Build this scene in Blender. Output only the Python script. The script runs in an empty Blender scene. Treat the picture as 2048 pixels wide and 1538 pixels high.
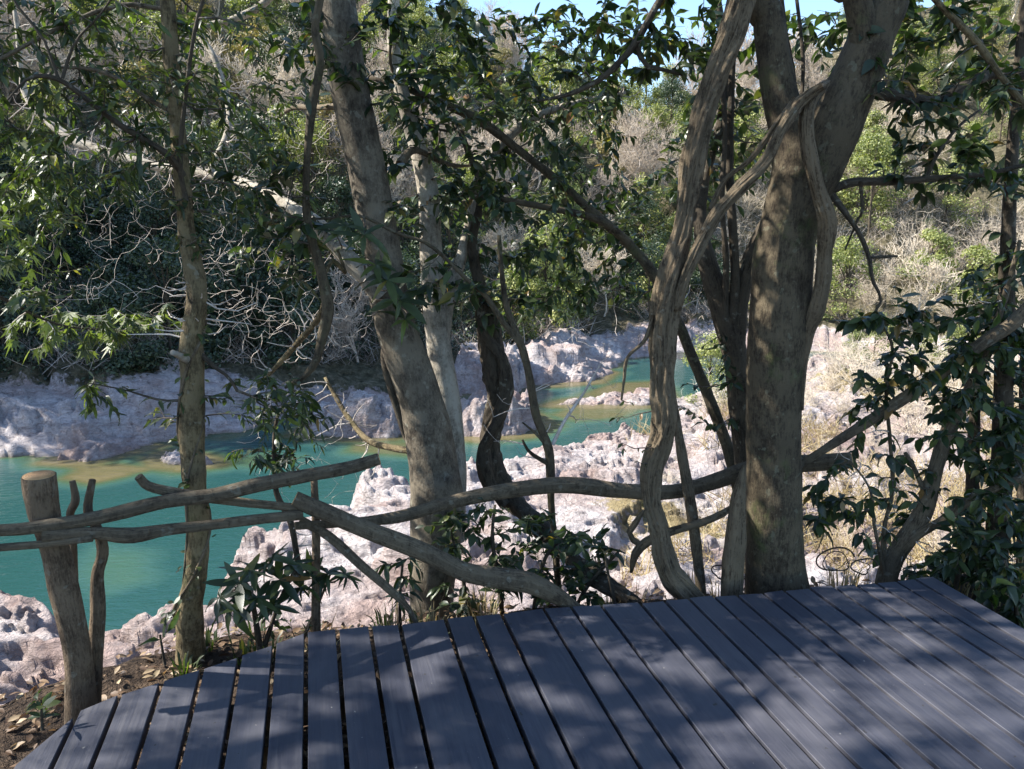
import bpy, math, random
import numpy as np

# ------------------------------------------------------------------ camera, sky, sun, exposure
SC = bpy.context.scene
COL = SC.collection
F = 1479.0
PITCH = math.radians(12.3)
CZ = 1.5
cam_d = bpy.data.cameras.new('camera')
cam_d.lens = 26.0
cam_d.sensor_width = 36.0
cam_d.clip_start = 0.05
cam_d.clip_end = 2000
cam = bpy.data.objects.new('camera', cam_d)
COL.objects.link(cam)
cam.location = (0, 0, CZ)
cam.rotation_euler = (math.pi / 2 - PITCH, 0, 0)
SC.camera = cam

SUN_EL = math.radians(40)
SUN_AZ = math.radians(-86)          # clockwise from +Y; negative = to the left
world = bpy.data.worlds.new('World')
SC.world = world
world.use_nodes = True
wn = world.node_tree
sky = wn.nodes.new('ShaderNodeTexSky')
sky.sky_type = 'NISHITA'
sky.sun_disc = False
sky.sun_elevation = SUN_EL
sky.sun_rotation = SUN_AZ
sky.altitude = 200
sky.dust_density = 0.4
sky.ozone_density = 3.0
wn.links.new(sky.outputs[0], wn.nodes['Background'].inputs[0])
wn.nodes['Background'].inputs[1].default_value = 0.12
sun_d = bpy.data.lights.new('sun', 'SUN')
sun_d.energy = 5.0
sun_d.angle = math.radians(0.5)
sun_d.color = (1.0, 0.95, 0.88)
sun = bpy.data.objects.new('sun', sun_d)
COL.objects.link(sun)
sd = np.array([math.sin(SUN_AZ) * math.cos(SUN_EL), math.cos(SUN_AZ) * math.cos(SUN_EL), math.sin(SUN_EL)])
from mathutils import Vector
sun.rotation_euler = Vector(-sd).to_track_quat('-Z', 'Y').to_euler()
SC.view_settings.view_transform = 'Standard'
SC.view_settings.look = 'None'
SC.view_settings.exposure = 1.6
SC.view_settings.gamma = 1
SC.view_settings.use_curve_mapping = False
SC.cycles.max_bounces = 6
SC.cycles.diffuse_bounces = 3
SC.cycles.transmission_bounces = 3
SC.cycles.use_denoising = True

RNG = np.random.default_rng(11)
random.seed(5)
WATER = -7.5

# ------------------------------------------------------------------ projection helpers
CP, SP = math.cos(PITCH), math.sin(PITCH)
def ray(px, py):
    a = (px - 1024) / F
    b = -(py - 769) / F
    return np.array([a, CP + b * SP, -SP + b * CP])
def P(px, py, Y):
    d = ray(px, py)
    return d * (Y / d[1]) + np.array([0, 0, CZ])
def ON(px, py, z):
    d = ray(px, py)
    return d * ((z - CZ) / d[2]) + np.array([0, 0, CZ])
def pxr(p, w):
    """radius in metres of something w pixels wide at point p"""
    depth = p[1] * CP - (p[2] - CZ) * SP
    return 0.5 * w * depth / F

# ------------------------------------------------------------------ numpy noise
def _h(ix, iy, iz, s):
    n = (ix.astype(np.int64) * 374761393 + iy.astype(np.int64) * 668265263 + iz.astype(np.int64) * 2147483647 + s * 974634777) & 0xffffffff
    n = ((n ^ (n >> 13)) * 1274126177) & 0xffffffff
    n = ((n ^ (n >> 16)) * 2246822519) & 0xffffffff
    return ((n ^ (n >> 15)) & 0xffff) / 65535.0
def vnoise(p, s=0):
    f = np.floor(p)
    t = p - f
    t = t * t * (3 - 2 * t)
    x, y, z = f[..., 0], f[..., 1], f[..., 2]
    r = 0
    for dx in (0, 1):
        wx = t[..., 0] if dx else 1 - t[..., 0]
        for dy in (0, 1):
            wy = t[..., 1] if dy else 1 - t[..., 1]
            for dz in (0, 1):
                wz = t[..., 2] if dz else 1 - t[..., 2]
                r = r + wx * wy * wz * _h(x + dx, y + dy, z + dz, s)
    return r * 2 - 1
def fbm(p, oct=4, s=0, gain=0.5, ridged=False):
    a, r, tot = 1.0, 0, 0
    for i in range(oct):
        n = vnoise(p * (2.03 ** i) + 17.3 * i, s + i)
        if ridged:
            n = 1 - 2 * np.abs(n)
        r = r + a * n
        tot += a
        a *= gain
    return r / tot
def sdf(poly, x, y):
    """signed distance to a polygon, positive inside"""
    poly = np.asarray(poly)[:, :2]
    n = len(poly)
    d2 = np.full(x.shape, 1e18)
    inside = np.zeros(x.shape, bool)
    for i in range(n):
        a, b = poly[i], poly[(i + 1) % n]
        e = b - a
        wx, wy = x - a[0], y - a[1]
        t = np.clip((wx * e[0] + wy * e[1]) / (e @ e + 1e-12), 0, 1)
        d2 = np.minimum(d2, (wx - e[0] * t) ** 2 + (wy - e[1] * t) ** 2)
        c = ((a[1] > y) != (b[1] > y))
        with np.errstate(divide='ignore', invalid='ignore'):
            xx = e[0] * (y - a[1]) / (e[1] if abs(e[1]) > 1e-12 else 1e-12) + a[0]
        inside ^= c & (x < xx)
    return np.where(inside, 1, -1) * np.sqrt(d2)
def sstep(a, b, x):
    t = np.clip((x - a) / (b - a), 0, 1)
    return t * t * (3 - 2 * t)

# ------------------------------------------------------------------ object helpers
def tag(o, label=None, cat=None, group=None, kind=None):
    if label: o['label'] = label
    if cat: o['category'] = cat
    if group: o['group'] = group
    if kind: o['kind'] = kind
    return o
def empty(name, loc, label, cat, group=None):
    o = bpy.data.objects.new(name, None)
    o.empty_display_size = 0.1
    COL.objects.link(o)
    o.location = tuple(float(v) for v in loc)
    return tag(o, label, cat, group)
def link(name, me, parent=None, loc=None):
    o = bpy.data.objects.new(name, me)
    COL.objects.link(o)
    if loc is not None:
        o.location = tuple(float(v) for v in loc)
    if parent is not None:
        o.parent = parent
    return o
def mesh(name, V, quads=None, tris=None, mat=None, uv=None, tint=None, smooth=True, attrs=None):
    V = np.asarray(V, np.float32)
    nq = 0 if quads is None else len(quads)
    nt = 0 if tris is None else len(tris)
    me = bpy.data.meshes.new(name)
    me.vertices.add(len(V))
    me.vertices.foreach_set('co', V.ravel())
    loops = []
    if nq: loops.append(np.asarray(quads, np.int32).ravel())
    if nt: loops.append(np.asarray(tris, np.int32).ravel())
    loops = np.concatenate(loops)
    me.loops.add(len(loops))
    me.loops.foreach_set('vertex_index', loops)
    me.polygons.add(nq + nt)
    st = np.concatenate([np.arange(nq) * 4, nq * 4 + np.arange(nt) * 3]).astype(np.int32)
    me.polygons.foreach_set('loop_start', st)
    me.polygons.foreach_set('use_smooth', np.full(nq + nt, smooth))
    if uv is not None:
        l = me.uv_layers.new(name='UVMap')
        l.data.foreach_set('uv', np.asarray(uv, np.float32)[loops].ravel())
    if tint is not None:
        a = me.attributes.new('tint', 'FLOAT', 'POINT')
        a.data.foreach_set('value', np.asarray(tint, np.float32))
    for k, v in (attrs or {}).items():
        a = me.attributes.new(k, 'FLOAT', 'POINT')
        a.data.foreach_set('value', np.asarray(v, np.float32))
    if mat is not None:
        me.materials.append(mat)
    me.update(calc_edges=True)
    return me

class Tubes:
    """collects tubes and turns them into one mesh"""
    def __init__(s):
        s.V, s.Q, s.U, s.n = [], [], [], 0
    def add(s, pts, rad, sides=6, flute=None, bump=0.0, bs=6.0, cap=True, uoff=0.0):
        pts = np.asarray(pts, float)
        rad = np.asarray(rad, float)
        n = len(pts)
        T = np.gradient(pts, axis=0)
        T /= np.linalg.norm(T, axis=1)[:, None] + 1e-12
        ref = np.array([0.0, 0.0, 1.0]) if abs(T[0][2]) < 0.9 else np.array([1.0, 0.0, 0.0])
        N = np.empty_like(pts)
        v = np.cross(T[0], ref); v /= np.linalg.norm(v)
        for i in range(n):
            v = v - T[i] * (v @ T[i])
            v /= np.linalg.norm(v) + 1e-12
            N[i] = v
        B = np.cross(T, N)
        th = np.arange(sides) / sides * 2 * math.pi
        L = np.concatenate([[0], np.cumsum(np.linalg.norm(np.diff(pts, axis=0), axis=1))])
        R = rad[:, None] * np.ones(sides)[None]
        if flute:
            k, tw, am = flute
            R = R * (1 + 0.4 * am * np.cos(11 * (th[None] - tw * L[:, None]) + 2 * np.sin(L[:, None] * 9)) + 0.25 * am * np.cos(17 * (th[None] - tw * 1.1 * L[:, None])) + am * np.cos(k * (th[None] - tw * L[:, None])) + 0.4 * am * np.cos((2 * k + 1) * (th[None] + tw * 0.6 * L[:, None])))
        D = N[:, None] * np.cos(th)[None, :, None] + B[:, None] * np.sin(th)[None, :, None]
        if bump:
            q = pts[:, None] + D * R[..., None]
            R = R * (1 + bump * fbm(q * bs, 3, 7) + bump * 0.8 * vnoise(q * bs * 0.35, 3))
        V = pts[:, None] + D * R[..., None]
        base = s.n
        s.V.append(V.reshape(-1, 3))
        U = np.stack([np.broadcast_to(th / (2 * math.pi), (n, sides)) * (2 * math.pi * rad.mean()) + uoff, np.broadcast_to(L[:, None], (n, sides))], -1)
        s.U.append(U.reshape(-1, 2))
        i = np.arange(n - 1)[:, None] * sides
        j = np.arange(sides)[None]
        j2 = (j + 1) % sides
        q = np.stack([base + i + j, base + i + j2, base + i + sides + j2, base + i + sides + j], -1).reshape(-1, 4)
        s.Q.append(q)
        s.n += n * sides
        if cap:
            for e, rr in ((0, rad[0]), (n - 1, rad[-1])):
                if rr > 0.004:
                    s.V.append(pts[e][None]); s.U.append(np.array([[0, L[e]]]))
                    c = s.n; s.n += 1
                    a = base + e * sides + np.arange(sides)
                    b = base + e * sides + (np.arange(sides) + 1) % sides
                    s.Q.append(np.stack([a, b, np.full(sides, c), np.full(sides, c)], -1))
        return s
    def build(s, name, mat):
        V = np.concatenate(s.V); Q = np.concatenate(s.Q); U = np.concatenate(s.U)
        deg = Q[:, 2] == Q[:, 3]
        return mesh(name, V, Q[~deg], Q[deg][:, :3], mat, uv=U)

def smooth_path(pts, n):
    """Catmull-Rom through pts (rows: any number of columns)"""
    pts = np.asarray(pts, float)
    if len(pts) == 2:
        t = np.linspace(0, 1, n)[:, None]
        return pts[0] * (1 - t) + pts[1] * t
    E = np.vstack([2 * pts[0] - pts[1], pts, 2 * pts[-1] - pts[-2]])
    out = []
    u = np.linspace(0, len(pts) - 1 - 1e-9, n)
    k = u.astype(int)
    t = (u - k)[:, None]
    a, b, c, d = E[k], E[k + 1], E[k + 2], E[k + 3]
    return 0.5 * ((2 * b) + (-a + c) * t + (2 * a - 5 * b + 4 * c - d) * t * t + (-a + 3 * b - 3 * c + d) * t ** 3)

def limb_path(spec, step=0.04):
    """spec rows: (px,py,Y,w) in photo pixels at depth Y, or (x,y,z,r,0) in metres"""
    rows = []
    for q in spec:
        if len(q) == 5:
            rows.append([q[0], q[1], q[2], q[3]])
        else:
            p = P(q[0], q[1], q[2])
            rows.append([*p, pxr(p, q[3])])
    rows = np.array(rows)
    L = np.linalg.norm(np.diff(rows[:, :3], axis=0), axis=1).sum()
    s = smooth_path(rows, max(6, int(L / step)))
    s[:, 3] = np.maximum(s[:, 3], 0.0012)
    return s

# ------------------------------------------------------------------ materials
def new_mat(name):
    m = bpy.data.materials.new(name)
    m.use_nodes = True
    nt = m.node_tree
    for n in list(nt.nodes):
        nt.nodes.remove(n)
    out = nt.nodes.new('ShaderNodeOutputMaterial')
    return m, nt, out
def N(nt, t, **k):
    n = nt.nodes.new(t)
    for a, b in k.items():
        if a.startswith('i_'):
            n.inputs[a[2:].replace('_', ' ')].default_value = b
        else:
            setattr(n, a, b)
    return n
def ramp(nt, fac, stops):
    r = nt.nodes.new('ShaderNodeValToRGB')
    e = r.color_ramp.elements
    while len(e) > 1: e.remove(e[-1])
    e[0].position, e[0].color = stops[0][0], (*stops[0][1], 1)
    for p, c in stops[1:]:
        x = e.new(p); x.color = (*c, 1)
    nt.links.new(fac, r.inputs[0])
    return r.outputs[0]
def mix(nt, f, a, b, mode='MIX'):
    m = nt.nodes.new('ShaderNodeMix'); m.data_type = 'RGBA'; m.blend_type = mode
    for s, v in ((0, f), (6, a), (7, b)):
        if isinstance(v, (int, float)): m.inputs[s].default_value = v
        elif isinstance(v, tuple): m.inputs[s].default_value = (*v, 1)
        else: nt.links.new(v, m.inputs[s])
    return m.outputs[2]
def math_(nt, op, a, b=None, clamp=False):
    m = nt.nodes.new('ShaderNodeMath'); m.operation = op; m.use_clamp = clamp
    for s, v in ((0, a), (1, b)):
        if v is None: continue
        if isinstance(v, (int, float)): m.inputs[s].default_value = v
        else: nt.links.new(v, m.inputs[s])
    return m.outputs[0]
def noise(nt, vec, scale, detail=4, rough=0.55, dist=0.0):
    n = N(nt, 'ShaderNodeTexNoise'); n.inputs['Scale'].default_value = scale
    n.inputs['Detail'].default_value = detail; n.inputs['Roughness'].default_value = rough
    n.inputs['Distortion'].default_value = dist
    if vec is not None: nt.links.new(vec, n.inputs['Vector'])
    return n.outputs['Fac']
def mapping(nt, vec, sc=(1, 1, 1), rot=(0, 0, 0)):
    m = N(nt, 'ShaderNodeMapping'); m.inputs['Scale'].default_value = sc; m.inputs['Rotation'].default_value = rot
    nt.links.new(vec, m.inputs['Vector'])
    return m.outputs[0]
def bump(nt, h, strength, dist=0.01):
    b = N(nt, 'ShaderNodeBump'); b.inputs['Strength'].default_value = strength; b.inputs['Distance'].default_value = dist
    nt.links.new(h, b.inputs['Height'])
    return b.outputs[0]
def geo_pos(nt):
    return nt.nodes.new('ShaderNodeNewGeometry').outputs['Position']

def bark(name, dark, mid, light, lichen=(0.35, 0.36, 0.32), lich=0.12, streak=1.0, bstr=0.6, moss=0.0):
    m, nt, out = new_mat(name)
    uv = N(nt, 'ShaderNodeUVMap').outputs[0]
    pos = geo_pos(nt)
    s = noise(nt, mapping(nt, uv, (170, 170 / (1 + 11 * streak), 1)), 1.0, 6, 0.7, 0.7)
    n = noise(nt, pos, 9, 6, 0.6)
    n2 = noise(nt, pos, 95, 4, 0.65)
    f = math_(nt, 'ADD', math_(nt, 'MULTIPLY', s, 0.55 * min(1, streak) + 0.1), math_(nt, 'MULTIPLY', n, 0.75 - 0.4 * min(1, streak)))
    f = math_(nt, 'ADD', f, math_(nt, 'MULTIPLY', n2, 0.24))
    n3 = noise(nt, mapping(nt, pos, (1, 1, 0.42)), 46, 4, 0.7, 0.4)
    f = math_(nt, 'ADD', f, math_(nt, 'MULTIPLY', n3, 0.42))
    f = math_(nt, 'SUBTRACT', f, 0.24)
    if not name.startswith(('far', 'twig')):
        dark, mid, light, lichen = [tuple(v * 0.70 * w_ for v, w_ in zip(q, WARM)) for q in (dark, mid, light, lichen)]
    c = ramp(nt, f, [(0.38, dark), (0.48, mid), (0.60, light)])
    c = mix(nt, 0.5, c, ramp(nt, noise(nt, pos, 3.2, 5, 0.65), [(0.35, (0.5, 0.48, 0.45)), (0.62, (1.25, 1.22, 1.15))]), 'MULTIPLY')
    vo = noise(nt, pos, 26, 3, 0.5)
    lf = ramp(nt, vo, [(0.66 - lich * 0.5, (0, 0, 0)), (0.71 - lich * 0.5, (1, 1, 1))])
    c = mix(nt, math_(nt, 'MULTIPLY', lf, 0.4), c, lichen)
    if moss:
        mf = ramp(nt, noise(nt, pos, 5, 5, 0.7), [(0.62 - moss * .25, (0, 0, 0)), (0.78 - moss * .25, (1, 1, 1))])
        c = mix(nt, math_(nt, 'MULTIPLY', mf, 0.7), c, (0.075, 0.095, 0.03))
    b = N(nt, 'ShaderNodeBsdfPrincipled')
    b.inputs['Roughness'].default_value = 0.85
    b.inputs['Specular IOR Level'].default_value = 0.25
    nt.links.new(c, b.inputs['Base Color'])
    h = math_(nt, 'ADD', s, math_(nt, 'ADD', math_(nt, 'MULTIPLY', n2, 0.4), math_(nt, 'MULTIPLY', n3, 0.9)))
    nt.links.new(bump(nt, h, min(1.0, bstr * 1.3), 0.012), b.inputs['Normal'])
    nt.links.new(b.outputs[0], out.inputs[0])
    return m

def leafmat(name, cols, trans, gloss=0.35, tfac=0.35, warm=None):
    m, nt, out = new_mat(name)
    a = N(nt, 'ShaderNodeAttribute'); a.attribute_name = 'tint'
    oi = N(nt, 'ShaderNodeObjectInfo')
    r = math_(nt, 'FRACT', math_(nt, 'ADD', a.outputs['Fac'], oi.outputs['Random']))
    c = ramp(nt, r, cols)
    pos = geo_pos(nt)
    c = mix(nt, 0.35, c, ramp(nt, noise(nt, pos, 40, 3), [(0.3, (0.35, 0.35, 0.3)), (0.7, (1, 1, 1))]), 'MULTIPLY')
    b = N(nt, 'ShaderNodeBsdfPrincipled')
    b.inputs['Roughness'].default_value = gloss
    b.inputs['Specular IOR Level'].default_value = 0.5
    nt.links.new(c, b.inputs['Base Color'])
    t = N(nt, 'ShaderNodeBsdfTranslucent')
    nt.links.new(mix(nt, 1.0, c, trans, 'MULTIPLY'), t.inputs['Color'])
    mx = N(nt, 'ShaderNodeMixShader'); mx.inputs[0].default_value = tfac
    nt.links.new(b.outputs[0], mx.inputs[1]); nt.links.new(t.outputs[0], mx.inputs[2])
    nt.links.new(mx.outputs[0], out.inputs[0])
    return m

M = {}
WARM = (1.06, 1.0, 0.88)
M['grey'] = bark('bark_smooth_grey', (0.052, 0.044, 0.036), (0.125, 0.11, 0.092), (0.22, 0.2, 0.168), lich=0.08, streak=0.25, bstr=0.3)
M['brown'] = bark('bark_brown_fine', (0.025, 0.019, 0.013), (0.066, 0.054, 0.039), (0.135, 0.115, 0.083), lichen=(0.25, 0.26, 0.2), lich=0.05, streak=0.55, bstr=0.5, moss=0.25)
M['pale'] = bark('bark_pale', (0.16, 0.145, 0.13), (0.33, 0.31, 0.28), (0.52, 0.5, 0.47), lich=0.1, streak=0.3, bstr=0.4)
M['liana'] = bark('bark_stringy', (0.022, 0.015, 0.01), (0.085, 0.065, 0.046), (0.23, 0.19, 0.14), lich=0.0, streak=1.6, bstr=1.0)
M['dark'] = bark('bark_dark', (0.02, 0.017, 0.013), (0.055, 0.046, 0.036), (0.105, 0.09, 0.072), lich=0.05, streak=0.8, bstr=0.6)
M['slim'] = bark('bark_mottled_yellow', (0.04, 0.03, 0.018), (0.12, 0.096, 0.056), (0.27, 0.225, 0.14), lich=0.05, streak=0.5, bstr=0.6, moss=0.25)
M['twig'] = bark('twig_pale', (0.28, 0.23, 0.19), (0.44, 0.38, 0.33), (0.6, 0.54, 0.48), lich=0.0, streak=0.5, bstr=0.2)  # for bare twigs; sunlit paleness is put into the colour
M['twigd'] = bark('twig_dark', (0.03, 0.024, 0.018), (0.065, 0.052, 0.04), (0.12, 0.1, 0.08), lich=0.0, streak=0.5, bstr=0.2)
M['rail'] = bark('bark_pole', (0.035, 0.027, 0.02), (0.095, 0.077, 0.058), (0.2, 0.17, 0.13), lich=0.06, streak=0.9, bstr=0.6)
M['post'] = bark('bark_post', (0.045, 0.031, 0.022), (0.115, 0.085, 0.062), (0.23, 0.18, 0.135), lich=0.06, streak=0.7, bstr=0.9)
M['leaf'] = leafmat('leaf_dark_glossy', [(0, (0.017, 0.029, 0.014)), (0.5, (0.033, 0.052, 0.022)), (0.85, (0.058, 0.082, 0.03)), (0.96, (0.11, 0.135, 0.038)), (0.985, (0.2, 0.15, 0.05)), (1, (0.2, 0.1, 0.04))], (1.8, 2.2, 0.6), 0.4, 0.3)
M['leafg'] = leafmat('leaf_fresh_green', [(0, (0.026, 0.04, 0.018)), (0.5, (0.045, 0.066, 0.026)), (0.88, (0.078, 0.105, 0.036)), (0.96, (0.12, 0.16, 0.035)), (1, (0.2, 0.17, 0.06))], (1.7, 2.0, 0.5), 0.45, 0.32)
M['leafy'] = leafmat('leaf_yellow_green', [(0, (0.05, 0.07, 0.028)), (0.5, (0.085, 0.115, 0.045)), (1, (0.15, 0.18, 0.06))], (1.6, 1.8, 0.6), 0.5, 0.35)
M['farol'] = leafmat('far_leaf_olive', [(0, (0.075, 0.095, 0.03)), (0.4, (0.165, 0.195, 0.06)), (0.8, (0.29, 0.31, 0.105)), (1, (0.38, 0.38, 0.12))], (1.6, 1.8, 0.6), 0.55, 0.25)
M['fardk'] = leafmat('far_leaf_dark', [(0, (0.02, 0.036, 0.02)), (0.5, (0.038, 0.062, 0.032)), (1, (0.075, 0.1, 0.045))], (1.4, 1.8, 0.6), 0.5, 0.2)
M['faryl'] = leafmat('far_leaf_golden', [(0, (0.15, 0.14, 0.045)), (0.5, (0.24, 0.21, 0.08)), (1, (0.36, 0.28, 0.12))], (1.5, 1.5, 0.7), 0.6, 0.25)
M['fartw'] = bark('far_twig_straw', (0.34, 0.28, 0.21), (0.5, 0.43, 0.34), (0.64, 0.57, 0.46), lich=0.0, streak=0.1, bstr=0.0)
M['fartg'] = bark('far_twig_grey', (0.27, 0.22, 0.17), (0.41, 0.345, 0.28), (0.57, 0.49, 0.40), lich=0.0, streak=0.1, bstr=0.0)
M['litter'] = leafmat('dead_leaf', [(0, (0.07, 0.04, 0.022)), (0.4, (0.17, 0.1, 0.05)), (0.8, (0.3, 0.2, 0.11)), (1, (0.42, 0.33, 0.2))], (1.2, 1.0, 0.7), 0.6, 0.2)
M['drygrass'] = leafmat('dry_grass_blade', [(0, (0.22, 0.16, 0.08)), (0.5, (0.36, 0.28, 0.14)), (1, (0.5, 0.42, 0.24))], (1.2, 1.1, 0.8), 0.7, 0.3)

M['drybrush'] = leafmat('dry_brush_stem', [(0, (0.26, 0.21, 0.165)), (0.5, (0.42, 0.36, 0.3)), (1, (0.58, 0.51, 0.43))], (1.0, 1.0, 1.0), 0.8, 0.1)

def cutwood():
    m, nt, out = new_mat('cut_wood_end')
    tc = N(nt, 'ShaderNodeTexCoord')
    w = N(nt, 'ShaderNodeTexWave'); w.wave_type = 'RINGS'; w.rings_direction = 'Z'
    w.inputs['Scale'].default_value = 45; w.inputs['Distortion'].default_value = 3.0; w.inputs['Detail'].default_value = 3
    nt.links.new(tc.outputs['Object'], w.inputs['Vector'])
    c = ramp(nt, w.outputs['Fac'], [(0.0, (0.36, 0.19, 0.08)), (1.0, (0.58, 0.36, 0.17))])
    c = mix(nt, 0.6, c, ramp(nt, noise(nt, tc.outputs['Object'], 30, 5), [(0.3, (0.5, 0.42, 0.35)), (0.7, (1, 1, 1))]), 'MULTIPLY')
    b = N(nt, 'ShaderNodeBsdfPrincipled'); b.inputs['Roughness'].default_value = 0.8
    nt.links.new(c, b.inputs['Base Color']); nt.links.new(b.outputs[0], out.inputs[0])
    return m
M['cut'] = cutwood()

def deckmat():
    m, nt, out = new_mat('painted_deck_wood')
    tc = N(nt, 'ShaderNodeTexCoord').outputs['Object']
    oi = N(nt, 'ShaderNodeObjectInfo')
    cb = N(nt, 'ShaderNodeVectorMath'); cb.operation = 'ADD'
    cx = N(nt, 'ShaderNodeCombineXYZ'); nt.links.new(math_(nt, 'MULTIPLY', oi.outputs['Random'], 50.0), cx.inputs[1])
    nt.links.new(tc, cb.inputs[0]); nt.links.new(cx.outputs[0], cb.inputs[1])
    v = cb.outputs[0]
    g = noise(nt, mapping(nt, v, (130, 4, 20)), 1.0, 6, 0.65, 0.8)
    g2 = noise(nt, mapping(nt, v, (30, 1.2, 8)), 1.0, 4, 0.6, 1.5)
    c = ramp(nt, g, [(0.25, (0.041, 0.043, 0.056)), (0.55, (0.053, 0.055, 0.07)), (0.8, (0.068, 0.07, 0.085))])
    pr = ramp(nt, oi.outputs['Random'], [(0.0, (0.74, 0.76, 0.8)), (0.5, (1, 1, 1)), (1.0, (1.24, 1.2, 1.14))])
    c = mix(nt, 1.0, c, pr, 'MULTIPLY')
    c = mix(nt, 0.55, c, ramp(nt, noise(nt, mapping(nt, v, (5, 2.2, 5)), 1.0, 5, 0.7, 0.6), [(0.3, (0.62, 0.64, 0.7)), (0.7, (1.3, 1.27, 1.2))]), 'MULTIPLY')
    w = ramp(nt, math_(nt, 'ADD', math_(nt, 'MULTIPLY', g2, 0.6), math_(nt, 'MULTIPLY', noise(nt, v, 3.0, 5), 0.5)), [(0.52, (0, 0, 0)), (0.72, (1, 1, 1))])
    c = mix(nt, math_(nt, 'MULTIPLY', w, 0.55), c, (0.09, 0.088, 0.095))
    # dust, droppings, specks
    sp = noise(nt, v, 55, 2, 0.5)
    c = mix(nt, ramp(nt, sp, [(0.745, (0, 0, 0)), (0.775, (1, 1, 1))]), c, (0.22, 0.21, 0.19))
    sp2 = noise(nt, v, 38, 2, 0.5)
    c = mix(nt, ramp(nt, sp2, [(0.25, (1, 1, 1)), (0.275, (0, 0, 0))]), c, (0.03, 0.028, 0.025))
    b = N(nt, 'ShaderNodeBsdfPrincipled')
    b.inputs['Specular IOR Level'].default_value = 0.35
    nt.links.new(ramp(nt, g2, [(0.3, (0.48,) * 3), (0.7, (0.66,) * 3)]), b.inputs['Roughness'])
    nt.links.new(c, b.inputs['Base Color'])
    nt.links.new(bump(nt, math_(nt, 'ADD', g, math_(nt, 'MULTIPLY', g2, 1.2)), 0.35, 0.0022), b.inputs['Normal'])
    nt.links.new(b.outputs[0], out.inputs[0])
    return m
M['deck'] = deckmat()

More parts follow.
